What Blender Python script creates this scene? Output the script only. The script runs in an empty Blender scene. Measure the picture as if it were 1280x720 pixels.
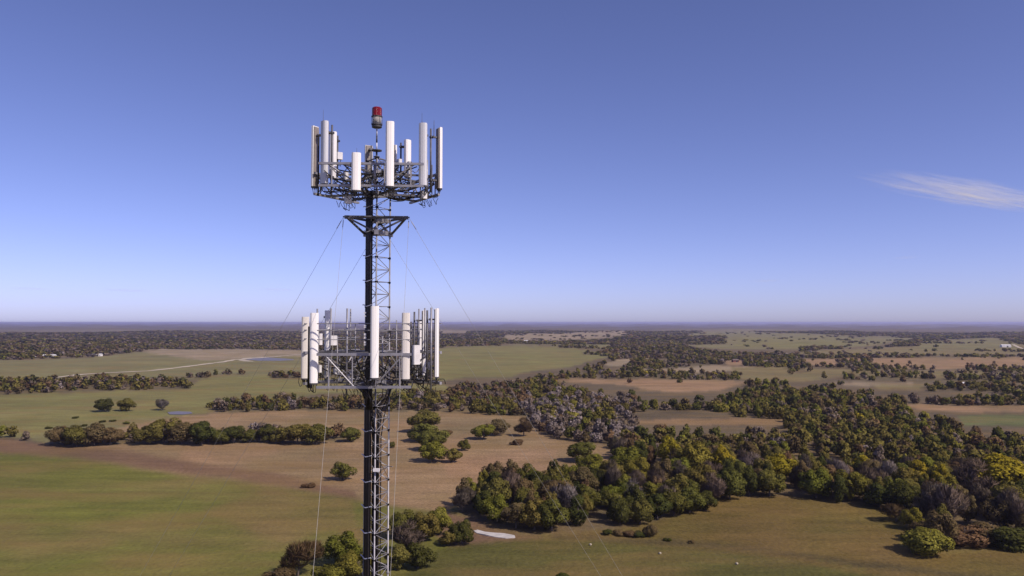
import bpy, math, random
import numpy as np
from mathutils import Vector, Matrix
R = math.radians
random.seed(7); rng = np.random.default_rng(11)
scene = bpy.context.scene
COL = scene.collection

# ------------------------------------------------------------------ camera
F = 1000.0; H = 62.0; TH = math.atan(43.0/F)
cam_d = bpy.data.cameras.new('camera'); cam = bpy.data.objects.new('camera', cam_d); COL.objects.link(cam)
cam.location = (0, 0, H); cam.rotation_euler = (R(90)+TH, 0, 0)
cam_d.sensor_width = 36; cam_d.lens = 36*F/1280; cam_d.clip_start = 0.5; cam_d.clip_end = 200000
scene.camera = cam
def dirs(px, py):
    u = (px-640)/F; v = (360-py)/F
    return u, math.cos(TH)-v*math.sin(TH), math.sin(TH)+v*math.cos(TH)
def P(px, py, Y):                       # point seen at a pixel, at depth Y
    u, dy, dz = dirs(px, py); k = Y/dy
    return Vector((u*k, Y, H+dz*k))
def G(px, py):                          # point of the ground seen at a pixel
    u, dy, dz = dirs(px, py); k = -H/dz
    return u*k, dy*k

# ------------------------------------------------------------------ sun and sky
SUN_AZ, SUN_EL = R(-36), R(43)          # direction to the sun, azimuth measured from +X
sd = Vector((math.cos(SUN_AZ)*math.cos(SUN_EL), math.sin(SUN_AZ)*math.cos(SUN_EL), math.sin(SUN_EL)))
sl = bpy.data.lights.new('sun', 'SUN'); so = bpy.data.objects.new('sun', sl); COL.objects.link(so)
sl.energy = 4.6; sl.angle = R(0.5); sl.color = (1, .89, .76)
so.rotation_euler = sd.to_track_quat('Z', 'Y').to_euler()
w = bpy.data.worlds.new('World'); scene.world = w; w.use_nodes = True
nt = w.node_tree; nt.nodes.clear()
sky = nt.nodes.new('ShaderNodeTexSky'); sky.sky_type = 'NISHITA'; sky.sun_disc = False
sky.sun_elevation = SUN_EL; sky.sun_rotation = math.atan2(sd.x, sd.y)
sky.altitude = 300; sky.air_density = .55; sky.dust_density = .8; sky.ozone_density = 0
mx = nt.nodes.new('ShaderNodeMix'); mx.data_type = 'RGBA'; mx.blend_type = 'MULTIPLY'; mx.inputs[0].default_value = 1
mx.inputs[7].default_value = (.92, .83, 1.19, 1)
bg = nt.nodes.new('ShaderNodeBackground'); bg.inputs[1].default_value = .13
wo = nt.nodes.new('ShaderNodeOutputWorld')
nt.links.new(sky.outputs[0], mx.inputs[6]); nt.links.new(mx.outputs[2], bg.inputs[0]); nt.links.new(bg.outputs[0], wo.inputs[0])
scene.view_settings.view_transform = 'Standard'; scene.view_settings.look = 'None'
scene.view_settings.exposure = 0; scene.view_settings.gamma = 1; scene.view_settings.use_curve_mapping = False
scene.cycles.volume_bounces = 2; scene.cycles.max_bounces = 5; scene.cycles.diffuse_bounces = 2; scene.cycles.transparent_max_bounces = 8

# ------------------------------------------------------------------ helpers
def tag(o, label=None, cat=None, group=None, kind=None):
    if label: o['label'] = label
    if cat: o['category'] = cat
    if group: o['group'] = group
    if kind: o['kind'] = kind
    return o
def empty(name, loc, rz=0):
    o = bpy.data.objects.new(name, None); COL.objects.link(o); o.location = loc; o.rotation_euler = (0, 0, rz)
    o.empty_display_size = .2
    return o
class MB:
    def __init__(s): s.v = []; s.f = []
    def box(s, c, size, m=None):
        x, y, z = [a/2 for a in size]; n = len(s.v)
        M = (m or Matrix.Identity(3))
        for dx, dy, dz in ((-x,-y,-z),(x,-y,-z),(x,y,-z),(-x,y,-z),(-x,-y,z),(x,-y,z),(x,y,z),(-x,y,z)):
            s.v.append(Vector(c)+M@Vector((dx,dy,dz)))
        for q in ((0,3,2,1),(4,5,6,7),(0,1,5,4),(1,2,6,5),(2,3,7,6),(3,0,4,7)): s.f.append([n+i for i in q])
        return s
    def tube(s, a, b, r, n=6, r2=None):
        return s.path([a, b], r, n, r2)
    def path(s, pts, r, n=6, r2=None):
        pts = [Vector(p) for p in pts]; r2 = r if r2 is None else r2; N = len(pts); base = len(s.v); prev = None
        for i, p in enumerate(pts):
            d = (pts[min(i+1, N-1)]-pts[max(i-1, 0)]).normalized()
            ref = Vector((0, 0, 1)) if abs(d.z) < .95 else Vector((1, 0, 0))
            if prev is not None: u = (prev-d*prev.dot(d)).normalized()
            else: u = ref.cross(d).normalized()
            prev = u; v = d.cross(u); rr = r+(r2-r)*i/max(N-1, 1)
            for k in range(n):
                a = 2*math.pi*k/n; s.v.append(p+(u*math.cos(a)+v*math.sin(a))*rr)
        for i in range(N-1):
            for k in range(n):
                s.f.append([base+i*n+k, base+i*n+(k+1)%n, base+(i+1)*n+(k+1)%n, base+(i+1)*n+k])
        s.f.append([base+k for k in range(n)][::-1]); s.f.append([base+(N-1)*n+k for k in range(n)])
        return s
    def bar(s, a, b, wx, wy):           # rectangular bar
        a = Vector(a); b = Vector(b); d = (b-a); L = d.length; q = d.to_track_quat('Z', 'Y').to_matrix()
        return s.box((a+b)/2, (wx, wy, L), q)
    def lathe(s, c, prof, n=20):        # prof: (r, z)
        base = len(s.v); c = Vector(c)
        for r, z in prof:
            for k in range(n):
                a = 2*math.pi*k/n; s.v.append(c+Vector((r*math.cos(a), r*math.sin(a), z)))
        for i in range(len(prof)-1):
            for k in range(n):
                s.f.append([base+i*n+k, base+i*n+(k+1)%n, base+(i+1)*n+(k+1)%n, base+(i+1)*n+k])
        s.f.append([base+k for k in range(n)][::-1]); s.f.append([base+(len(prof)-1)*n+k for k in range(n)])
        return s
    def prism(s, prof, z0, z1):         # prof: list of (x,y), straight up
        base = len(s.v); n = len(prof)
        for z in (z0, z1):
            for x, y in prof: s.v.append(Vector((x, y, z)))
        for k in range(n): s.f.append([base+k, base+(k+1)%n, base+n+(k+1)%n, base+n+k])
        s.f.append([base+k for k in range(n)][::-1]); s.f.append([base+n+k for k in range(n)])
        return s
    def build(s, name, mat, parent=None, smooth=False, off=None):
        me = bpy.data.meshes.new(name)
        vs = [tuple(v) if off is None else tuple(v-off) for v in s.v]
        me.from_pydata(vs, [], s.f); me.update()
        if smooth: me.polygons.foreach_set('use_smooth', [True]*len(me.polygons))
        if mat: me.materials.append(mat)
        o = bpy.data.objects.new(name, me); COL.objects.link(o)
        if parent: o.parent = parent
        return o
def npmesh(name, V, Q, mat, cols=None, k=4, nrm=None):
    me = bpy.data.meshes.new(name)
    V = np.ascontiguousarray(V, dtype=np.float32); Q = np.ascontiguousarray(Q, dtype=np.int32)
    me.vertices.add(len(V)); me.vertices.foreach_set('co', V.ravel())
    me.loops.add(Q.size); me.loops.foreach_set('vertex_index', Q.ravel())
    me.polygons.add(len(Q)); me.polygons.foreach_set('loop_start', np.arange(0, Q.size, k, dtype=np.int32))
    me.update(calc_edges=True)
    if cols is not None:
        ca = me.color_attributes.new('tint', 'FLOAT_COLOR', 'POINT')
        c4 = np.ones((len(V), 4), np.float32); c4[:, :3] = cols; ca.data.foreach_set('color', c4.ravel())
    if nrm is not None:
        na_ = me.attributes.new('soft', 'FLOAT_VECTOR', 'POINT'); na_.data.foreach_set('vector', np.ascontiguousarray(nrm, np.float32).ravel())
    me.materials.append(mat)
    return me

# ------------------------------------------------------------------ materials
def newmat(name):
    m = bpy.data.materials.new(name); m.use_nodes = True; n = m.node_tree; n.nodes.clear()
    o = n.nodes.new('ShaderNodeOutputMaterial'); return m, n, o
def plain(name, c, rough=.5, metal=0, var=.15, scale=6, dirt=None, spec=.5, streak=False):
    m, n, o = newmat(name); b = n.nodes.new('ShaderNodeBsdfPrincipled'); n.links.new(b.outputs[0], o.inputs[0])
    tc = n.nodes.new('ShaderNodeTexCoord'); mp = n.nodes.new('ShaderNodeMapping'); n.links.new(tc.outputs['Object'], mp.inputs[0])
    if streak: mp.inputs['Scale'].default_value = (1, 1, .12)
    no = n.nodes.new('ShaderNodeTexNoise'); no.inputs['Scale'].default_value = scale; no.inputs['Detail'].default_value = 4
    n.links.new(mp.outputs[0], no.inputs[0])
    rp = n.nodes.new('ShaderNodeValToRGB'); d = dirt or [x*(1-var*2) for x in c]
    rp.color_ramp.elements[0].position = .3; rp.color_ramp.elements[0].color = (*d, 1)
    rp.color_ramp.elements[1].position = .62; rp.color_ramp.elements[1].color = (*c, 1)
    n.links.new(no.outputs[0], rp.inputs[0]); n.links.new(rp.outputs[0], b.inputs['Base Color'])
    b.inputs['Roughness'].default_value = rough; b.inputs['Metallic'].default_value = metal; b.inputs['Specular IOR Level'].default_value = spec
    return m
M = {}
M['steel'] = plain('galvanised_steel', (.31, .30, .33), .5, .35, .14, 5)
M['steel_dark'] = plain('weathered_steel', (.12, .115, .13), .55, .3, .2, 5)
M['cable'] = plain('black_cable', (.016, .012, .013), .5, 0, .2, 3)
M['cable_brown'] = plain('brown_cable', (.045, .024, .022), .4, 0, .2, 3)
M['cable_pale'] = plain('grey_cable', (.3, .29, .3), .5, 0, .2, 3)
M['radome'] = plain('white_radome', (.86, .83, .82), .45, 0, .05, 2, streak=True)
M['radome_grey'] = plain('shade_grey_radome', (.62, .62, .66), .45, 0, .05, 2, streak=True)  # the front left panel's bluish shade is put into this grey
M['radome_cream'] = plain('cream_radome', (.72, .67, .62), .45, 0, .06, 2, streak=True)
M['back'] = plain('panel_back', (.27, .23, .21), .6, .1, .12, 4)
M['radio'] = plain('radio_white', (.7, .68, .7), .5, 0, .07, 5)
M['base_plate'] = plain('dark_plastic', (.05, .048, .055), .5, 0, .2, 5)
M['rod'] = plain('rod_paint', (.55, .56, .66), .45, 0, .1, 5)
M['wire'] = plain('guy_strand', (.34, .32, .30), .5, 0, .1, 3)
M['concrete'] = plain('concrete', (.35, .33, .3), .9, 0, .12, 1)
def glass(name, c, rough):
    m, n, o = newmat(name); b = n.nodes.new('ShaderNodeBsdfPrincipled'); n.links.new(b.outputs[0], o.inputs[0])
    wv = n.nodes.new('ShaderNodeTexWave'); wv.bands_direction = 'Z'; wv.inputs['Scale'].default_value = 14
    tc = n.nodes.new('ShaderNodeTexCoord'); n.links.new(tc.outputs['Object'], wv.inputs[0])
    bp = n.nodes.new('ShaderNodeBump'); bp.inputs['Strength'].default_value = .6; bp.inputs['Distance'].default_value = .02
    n.links.new(wv.outputs['Fac'], bp.inputs['Height']); n.links.new(bp.outputs[0], b.inputs['Normal'])
    b.inputs['Base Color'].default_value = (*c, 1); b.inputs['Roughness'].default_value = rough
    b.inputs['Transmission Weight'].default_value = .25; b.inputs['Coat Weight'].default_value = .5
    return m
M['red_lens'] = glass('red_lens', (.30, .002, .012), .18)
M['clear_lens'] = glass('clear_lens', (.5, .47, .45), .2)
def leafmat(name, attr):                # colour of each tree: its own attribute or its object colour
    m, n, o = newmat(name)
    if attr:
        s = n.nodes.new('ShaderNodeAttribute'); s.attribute_name = 'tint'; src = s.outputs['Color']
    else:
        s = n.nodes.new('ShaderNodeObjectInfo'); src = s.outputs['Color']
    ge = n.nodes.new('ShaderNodeNewGeometry')
    no = n.nodes.new('ShaderNodeTexNoise'); no.inputs['Scale'].default_value = .35; no.inputs['Detail'].default_value = 2
    n.links.new(ge.outputs['Position'], no.inputs[0])
    mr = n.nodes.new('ShaderNodeMapRange'); mr.inputs[1].default_value = .3; mr.inputs[2].default_value = .7; mr.inputs[3].default_value = .74; mr.inputs[4].default_value = 1.3
    n.links.new(no.outputs[0], mr.inputs[0])
    mr2 = n.nodes.new('ShaderNodeMapRange'); mr2.inputs[3].default_value = .8; mr2.inputs[4].default_value = 1.2
    n.links.new(ge.outputs['Random Per Island'], mr2.inputs[0])
    mu = n.nodes.new('ShaderNodeMath'); mu.operation = 'MULTIPLY'; n.links.new(mr.outputs[0], mu.inputs[0]); n.links.new(mr2.outputs[0], mu.inputs[1])
    vm = n.nodes.new('ShaderNodeVectorMath'); vm.operation = 'SCALE'; n.links.new(src, vm.inputs[0]); n.links.new(mu.outputs[0], vm.inputs['Scale'])
    d = n.nodes.new('ShaderNodeBsdfDiffuse'); t = n.nodes.new('ShaderNodeBsdfTranslucent'); mixs = n.nodes.new('ShaderNodeMixShader'); mixs.inputs[0].default_value = .33
    an = n.nodes.new('ShaderNodeAttribute'); an.attribute_name = 'soft'; vt = n.nodes.new('ShaderNodeVectorTransform'); vt.vector_type = 'NORMAL'; vt.convert_from = 'OBJECT'; vt.convert_to = 'WORLD'
    n.links.new(an.outputs['Vector'], vt.inputs[0]); nn = n.nodes.new('ShaderNodeVectorMath'); nn.operation = 'NORMALIZE'; n.links.new(vt.outputs[0], nn.inputs[0])
    n.links.new(nn.outputs[0], d.inputs['Normal']); n.links.new(nn.outputs[0], t.inputs['Normal'])
    n.links.new(vm.outputs[0], d.inputs[0]); n.links.new(vm.outputs[0], t.inputs[0])
    n.links.new(d.outputs[0], mixs.inputs[1]); n.links.new(t.outputs[0], mixs.inputs[2]); n.links.new(mixs.outputs[0], o.inputs[0])
    return m
M['leaf'] = leafmat('foliage', False); M['leaf_wood'] = leafmat('woodland_foliage', True)
M['bark'] = plain('bark', (.14, .11, .09), .9, 0, .2, 2)

# ------------------------------------------------------------------ terrain
PONDS = [  # outline in pixels
 [(307,449.4),(318,447.3),(335,447),(352,448),(366,449),(368,450.2),(350,451.2),(322,451)],
 [(209,515.5),(222,514.5),(238,515),(241,517),(230,518.6),(212,518.4)]]
pond_c = [np.mean([G(*p) for p in poly], axis=0) for poly in PONDS]
def hgt(x, y):
    x = np.asarray(x, float); y = np.asarray(y, float); r = np.hypot(x, y)
    a = np.clip((r-150)/600, 0, 1)*1.6+np.clip((r-1500)/3000, 0, 1)*5+np.clip((r-6000)/9000, 0, 1)*14
    h = np.sin(x/211+1.3+np.sin(y/333))*np.sin(y/287+.4)+.5*np.sin(x/97-y/131+2)*np.sin(y/163+x/301)
    for (cx, cy), rr in zip(pond_c, (130, 45)):
        d = np.hypot(x-cx, y-cy); a = a*(1-np.exp(-(d/rr)**4))
    return a*h
def Gz(px, py):
    x, y = G(px, py)
    for _ in range(3):
        u, dy, dz = dirs(px, py); k = -(H-float(hgt(x, y)))/dz; x, y = u*k, dy*k
    return x, y, float(hgt(x, y))

# ground classes: painted in order, outlines in pixels of the photograph
FLD = {  # linear base colours
 'green':  (.165,.155,.050), 'green2': (.162,.150,.062), 'olive': (.180,.142,.062), 'near_green': (.118,.120,.022), 'near_olive': (.150,.122,.032),
 'brown':  (.235,.160,.084), 'brown2': (.225,.145,.072), 'pink': (.29,.18,.100), 'tan': (.28,.215,.145), 'pale': (.42,.34,.25),
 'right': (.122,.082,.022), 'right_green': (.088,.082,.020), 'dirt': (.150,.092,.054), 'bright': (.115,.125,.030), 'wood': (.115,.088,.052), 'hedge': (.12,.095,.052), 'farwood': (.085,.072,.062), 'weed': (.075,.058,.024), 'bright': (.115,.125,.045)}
POL = [
 ('green2', [(-60,447),(30,450),(60,448),(110,447),(150,443),(190,437),(400,437),(400,472),(250,475),(-60,482)]),
 ('tan', [(175,437.4),(200,436.4),(300,436.2),(392,437.6),(398,432),(402,440),(385,446),(330,446),(285,450),(240,452),(215,446),(190,443)]),
 ('green2', [(232,449),(262,452),(300,452),(380,453),(400,470),(232,470)]),
 ('green', [(-60,497),(60,491),(232,487),(250,475),(300,470),(420,472),(560,480),(560,494),(400,492),(262,516),(200,522),(120,530),(62,540),(40,548),(-60,550)]),
 ('green2', [(40,548),(62,538),(120,529),(215,521),(215,530),(70,558)]),
 ('brown', [(-60,547),(65,556),(230,520),(290,515),(640,517),(690,548),(760,560),(775,600),(700,612),(605,610),(560,640),(500,640),(440,622),(300,602),(170,586),(60,570),(-60,560)]),
 ('pink', [(230,556),(330,556),(345,566),(290,578),(230,574)]),
 ('pink', [(540,560),(640,556),(690,562),(700,600),(640,606),(560,600)]),
 ('dirt', [(-60,549),(0,550),(60,556),(140,563),(230,575),(330,590),(450,614),(450,624),(300,600),(170,584),(60,571),(-60,562)]),
 ('near_green', [(-200,564),(0,566),(60,571),(170,587),(300,603),(440,624),(540,640),(520,670),(450,760),(-200,800)]),
 ('near_olive', [(330,612),(440,628),(450,700),(380,690),(250,640)]),
 ('near_green', [(300,700),(420,660),(460,760),(250,760)]),
 ('right_green', [(480,740),(540,690),(600,676),(700,672),(860,680),(985,700),(1110,722),(1200,760),(450,760)]),
 ('dirt', [(530,660),(560,640),(600,650),(640,668),(700,672),(640,676),(560,684)]),
 ('right', [(690,670),(770,662),(830,650),(900,622),(990,621),(1110,636),(1140,660),(1125,682),(1185,692),(1290,684),(1500,690),(1500,780),(1190,745),(1080,712),(960,690),(820,676)]),
 ('right', [(700,672),(820,677),(960,692),(1085,714),(1200,740),(1100,722),(960,698),(830,684),(720,676)]),
 ('weed', [(690,668),(830,675),(960,688),(1090,704),(1330,731),(1330,738),(1090,711),(960,694),(830,681),(690,674)]),
 ('brown2', [(690,592),(745,598),(860,592),(845,606),(780,600),(720,606)]),
 ('green', [(540,437),(560,434.5),(620,433),(690,434),(735,438),(765,445),(740,449),(712,458),(660,463),(640,470),(585,470),(560,474),(540,476)]),
 ('green2', [(628,430.4),(690,431),(765,431.4),(762,435),(735,437),(690,433),(640,432)]),
 ('tan', [(628,420),(640,418.6),(700,417),(760,414),(785,414.5),(780,420),(748,423),(700,424.5),(640,424.5)]),
 ('tan', [(548,413.2),(585,413),(586,416),(548,416)]),
 ('tan', [(752,455),(775,448),(805,446.6),(812,448),(795,455),(770,457)]),
 ('tan', [(800,461),(830,458),(870,456),(905,457),(960,458),(900,464),(840,467),(815,466)]),
 ('pink', [(690,474),(715,472.5),(790,473.5),(860,474),(945,478),(925,481),(900,489),(850,492),(810,488),(770,480),(720,478)]),
 ('brown2', [(785,526),(830,524.4),(985,524.4),(985,531),(870,532),(800,531)]),
 ('green2', [(856,431),(862,417),(880,414.4),(930,414),(1000,418),(1075,421),(1100,420),(1145,422),(1100,431),(1050,434),(990,437),(900,436)]),
 ('green', [(925,424),(1000,421),(1068,423),(1050,432),(1000,434),(920,432)]),
 ('olive', [(1000,440),(1060,436),(1120,433),(1280,432.4),(1500,433),(1500,446),(1200,444),(1100,447),(1000,447)]),
 ('green2', [(1150,429),(1170,424),(1240,423.6),(1272,429),(1272,436),(1150,436)]),
 ('pink', [(1000,449),(1060,448),(1280,448),(1500,450),(1500,466),(1280,463.5),(1150,461),(1020,457)]),
 ('olive', [(915,458),(990,458),(1020,460),(1130,464),(1280,467),(1500,470),(1500,474),(1280,473),(1180,475),(1110,476),(1050,470),(1000,478),(940,477),(915,470)]),
 ('pink', [(905,450),(930,449),(930,457),(910,456)]),
 ('tan', [(1040,480),(1070,478.5),(1140,478.5),(1170,482),(1100,482),(1060,483)]),
 ('olive', [(1090,482),(1160,480),(1150,486),(1100,486)]),
 ('bright', [(1198,518),(1230,516.6),(1330,517),(1330,529),(1240,530),(1205,529)]),
 ('pink', [(1128,505),(1160,504),(1240,505),(1300,504),(1300,512),(1220,514),(1150,511)]),
 # woods and hedges over the fields
 ('hedge', [(770,465.5),(850,466),(925,468),(932,476),(860,475.5),(780,472.5)]),
 ('hedge', [(928,480),(985,481),(985,487),(930,486)]),
 ('hedge', [(795,449),(870,448),(900,455),(870,457.5),(820,461),(780,459)]),
 ('hedge', [(1055,469.5),(1130,472),(1280,474),(1420,476),(1420,481),(1280,480),(1180,478.5),(1100,477),(1055,474)]),
 ('hedge', [(1040,452),(1090,451),(1096,460),(1060,459.5)]),
 ('hedge', [(845,421),(905,422),(908,429),(858,430)]),
 ('hedge', [(988,452),(1010,454),(1005,466),(985,464)]),
 ('hedge', [(-60,478),(-60,493),(40,488),(110,490),(235,486),(234,478),(180,474),(100,475)]),
 ('hedge', [(205,474),(262,470),(265,473),(220,475)]),
 ('hedge', [(262,468),(310,467),(310,469),(262,470)]),
 ('hedge', [(330,470),(345,469),(372,470),(400,470),(400,474),(345,474)]),
 ('hedge', [(262,509),(300,507),(372,503),(470,501),(560,494),(640,500),(700,505),(760,520),(720,520),(640,521),(560,517),(470,516),(400,515),(280,516)]),
 ('hedge', [(66,552),(66,557),(140,558),(230,555),(330,554),(440,552),(450,549),(440,545),(370,543),(300,544),(200,545),(110,548)]),
 ('hedge', [(725,440),(745,442),(770,443),(768,444.5),(730,443.5)]),
 ('hedge', [(690,434),(760,435.6),(760,437),(700,436)]),
 ('hedge', [(1000,434),(1050,434),(1050,436.5),(1000,437)]),
 ('hedge', [(990,446),(1280,446),(1280,448),(990,448.4)]),
 ('hedge', [(1005,458),(1060,460.5),(1150,463),(1280,466),(1280,463.8),(1150,461.4),(1060,458)]),
]
def inpoly(px, py, poly):
    c = np.zeros(px.shape, bool); n = len(poly)
    for i in range(n):
        x1, y1 = poly[i]; x2, y2 = poly[(i+1) % n]
        if y1 == y2: continue
        k = ((y1 > py) != (y2 > py)) & (px < (x2-x1)*(py-y1)/(y2-y1)+x1); c ^= k
    return c
NAMES = ['wood','farwood','hedge']+[k for k in FLD if k not in ('wood','farwood','hedge')]
IDX = {k: i for i, k in enumerate(NAMES)}
def classify(x, y, warp=True):
    x = np.asarray(x, float); y = np.asarray(y, float); r = np.hypot(x, y)
    if warp:
        wv = .003*r*(np.sin(x/(.05*r+3)+y/17)+.6*np.sin(x/(.023*r+2)+2.1)+.5*np.sin(x/(.009*r+1)+y/7)+.4*np.sin(y/(.013*r+1)+x/5)); x2 = x+wv; y2 = y+1.6*wv*np.minimum(1, r/600)
    else: x2, y2 = x, y
    yy = np.maximum(y2, 1.0)
    # project the flat ground back into the photograph
    s, c = math.sin(TH), math.cos(TH)
    dz = -H*c-yy*s*1.0; fw = yy*c-H*s
    fw = np.maximum(fw, .5); upc = (-H*c-yy*s)
    px = 640+F*x2/fw; py = 360-F*upc/fw
    cl = class_px(np.clip(px, -55, 1325), py)
    out = (y2 < 30) | (px < -900) | (px > 2200)
    nz = np.sin(x/420+1)*np.sin(y/510)+.6*np.sin(x/190+y/260+2)
    cl = np.where(out, np.where(nz > .35, IDX['wood'], np.where(nz > -.2, IDX['green2'], IDX['brown2'])), cl)
    cl = np.where(out & (r < 250), IDX['near_green'], cl)
    return cl, px, py
def class_px(px, py):
    cl = np.full(px.shape, IDX['wood'])
    cl[py > 560] = IDX['near_green']
    # big near wood on the right
    cl[(inpoly(px, py, [(690,560),(700,556),(1500,500),(1500,700),(1290,684),(1180,688),(1130,660),(1110,636),(990,621),(900,622),(830,650),(770,662),(700,668),(640,668),(575,640),(575,625),(600,612),(690,608),(720,600),(700,585)]))] = IDX['wood']
    for name, poly in POL: cl[inpoly(px, py, poly)] = IDX[name]
    return cl
PALG = np.array([FLD['wood'], FLD['farwood'], FLD['hedge']]+[FLD[k] for k in NAMES[3:]])

az = np.concatenate([np.arange(-37, 37, .07), np.arange(37, 323, 3.0)]); az = np.radians(az)
srow = np.concatenate([np.arange(1.0, 60, .8), np.arange(60, 345, 1.5)])
rad = np.concatenate([H*F/srow, np.linspace(175, 12, 12)])
AZ, RR = np.meshgrid(az, rad); gx = RR*np.sin(AZ); gy = RR*np.cos(AZ)
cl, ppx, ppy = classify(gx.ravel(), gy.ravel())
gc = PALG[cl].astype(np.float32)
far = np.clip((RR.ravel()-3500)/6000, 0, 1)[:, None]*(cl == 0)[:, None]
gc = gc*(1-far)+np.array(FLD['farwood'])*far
# broad streaks of drier and greener growth inside the fields
xx, yy = gx.ravel(), gy.ravel()
st = .5+.5*np.sin(yy/23+3*np.sin(xx/71)+xx/140)*np.sin(xx/57+1.7*np.sin(yy/49))
isf = (cl >= 3)[:, None]
gc = np.where(isf, gc*(1+.16*(st[:, None]-.5)*np.array([1.0, .6, .5])), gc)
# dry and green patches inside each field
def fbm(x, y, s):
    v = np.zeros_like(x); a = 1.0; k = 1.0
    for i in range(5):
        c_, s_ = math.cos(1.1*i+.4), math.sin(1.1*i+.4); u_ = (x*c_+y*s_)/s*k; w_ = (-x*s_+y*c_)/s*k*1.7
        v = v+a*np.sin(u_+1.7*np.sin(w_+i))*np.cos(w_*.8+1.3*np.sin(u_*.7+2*i)); a *= .62; k *= 1.9
    return v
f1 = np.clip(.5+.45*fbm(xx, yy, 38.0), 0, 1)[:, None]; f2 = np.clip(.5+.5*fbm(xx+500, yy-300, 14.0), 0, 1)[:, None]
def blend(names, col, k):
    global gc
    m_ = np.isin(cl, [IDX[q] for q in names])[:, None]; gc = np.where(m_, gc*(1-k)+np.array(col)*k, gc)
blend(['brown', 'pink'], (.165,.135,.062), .42*f1**2+.12*f2)
blend(['brown', 'brown2'], (.30,.185,.105), .40*(1-f1)**2)
blend(['near_green', 'near_olive'], (.185,.125,.052), .45*f1**2+np.clip((ppx[:, None]-150)/900, 0, .25)*f2)
blend(['right'], (.085,.085,.022), .5*f1**2); blend(['right'], (.15,.10,.05), .35*(1-f1)**2*f2)
blend(['right_green'], (.13,.088,.034), .5*f1**2)
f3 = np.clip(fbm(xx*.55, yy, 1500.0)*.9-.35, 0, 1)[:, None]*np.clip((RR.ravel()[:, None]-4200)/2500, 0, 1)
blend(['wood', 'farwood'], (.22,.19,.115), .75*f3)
blend(['green', 'green2'], (.20,.165,.075), .30*f1); blend(['tan', 'olive'], (.16,.15,.06), .35*f2)
# soften class borders a little
g3 = gc.reshape(len(rad), len(az), 3)
i0 = int(np.argmin(abs(rad-H*F/140)))
for k_ in range(8):
    a0_ = 1 if k_ < 2 else i0
    g3[a0_:-1, 1:-1] = .4*g3[a0_:-1, 1:-1]+.15*(g3[a0_-1:-2, 1:-1]+g3[a0_+1:, 1:-1]+g3[a0_:-1, :-2]+g3[a0_:-1, 2:])
V = np.stack([gx.ravel(), gy.ravel(), hgt(gx.ravel(), gy.ravel())], 1)
nr, na = len(rad), len(az); ii = np.arange(nr-1)[:, None]*na; jj = np.arange(na)[None, :]; j2 = (jj+1) % na
Q = np.stack([(ii+jj), (ii+na+jj), (ii+na+j2), (ii+j2)], -1).reshape(-1, 4)
V = np.vstack([V, [[0, 0, 0]]]); c0 = len(V)-1
gc = np.vstack([g3.reshape(-1, 3), [FLD['near_green']]])
ring = (nr-1)*na
tri = np.stack([ring+np.arange(0, na, 2), np.full(len(np.arange(0, na, 2)), c0), ring+(np.arange(0, na, 2)+2) % na, ring+(np.arange(0, na, 2)+1) % na], -1)
if na % 2: tri[-1] = [ring+na-1, c0, ring+0, ring+0]; tri = tri[:-1]
Q = np.vstack([Q, tri])
m, n, o = newmat('ground'); b = n.nodes.new('ShaderNodeBsdfPrincipled'); b.inputs['Roughness'].default_value = .95; b.inputs['Specular IOR Level'].default_value = .15
at = n.nodes.new('ShaderNodeAttribute'); at.attribute_name = 'tint'
ge = n.nodes.new('ShaderNodeNewGeometry')
def nz(scale, detail, lo, hi, sx=1, sy=1, a=.3, bb=.7):
    mp = n.nodes.new('ShaderNodeMapping'); mp.inputs['Scale'].default_value = (sx, sy, 1); n.links.new(ge.outputs['Position'], mp.inputs[0])
    q = n.nodes.new('ShaderNodeTexNoise'); q.inputs['Scale'].default_value = scale; q.inputs['Detail'].default_value = detail; q.inputs['Roughness'].default_value = .6
    n.links.new(mp.outputs[0], q.inputs[0])
    r_ = n.nodes.new('ShaderNodeMapRange'); r_.inputs[1].default_value = a; r_.inputs[2].default_value = bb; r_.inputs[3].default_value = lo; r_.inputs[4].default_value = hi
    n.links.new(q.outputs[0], r_.inputs[0]); return r_.outputs[0]
def mul(a_, b_):
    q = n.nodes.new('ShaderNodeMath'); q.operation = 'MULTIPLY'; n.links.new(a_, q.inputs[0]); n.links.new(b_, q.inputs[1]); return q.outputs[0]
fac = mul(mul(nz(.012, 6, .80, 1.2), nz(.09, 7, .80, 1.2, .45, 1.8)), nz(.9, 4, .82, 1.18))
vm = n.nodes.new('ShaderNodeVectorMath'); vm.operation = 'SCALE'; n.links.new(at.outputs['Color'], vm.inputs[0]); n.links.new(fac, vm.inputs['Scale'])
dry = n.nodes.new('ShaderNodeMix'); dry.data_type = 'RGBA'; dry.inputs[7].default_value = (.20, .125, .045, 1)
n.links.new(nz(.026, 6, 0, .6, .6, 1.5, .46, .70), dry.inputs[0]); n.links.new(vm.outputs[0], dry.inputs[6])
bp = n.nodes.new('ShaderNodeBump'); bp.inputs['Strength'].default_value = .5; bp.inputs['Distance'].default_value = .5
n.links.new(nz(.5, 5, 0, 1), bp.inputs['Height']); n.links.new(bp.outputs[0], b.inputs['Normal'])
n.links.new(dry.outputs[2], b.inputs['Base Color']); n.links.new(b.outputs[0], o.inputs[0])
gm = npmesh('ground', V, Q, m, gc); go = bpy.data.objects.new('ground', gm); COL.objects.link(go); tag(go, kind='structure')
gm.polygons.foreach_set('use_smooth', [True]*len(gm.polygons))

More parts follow.
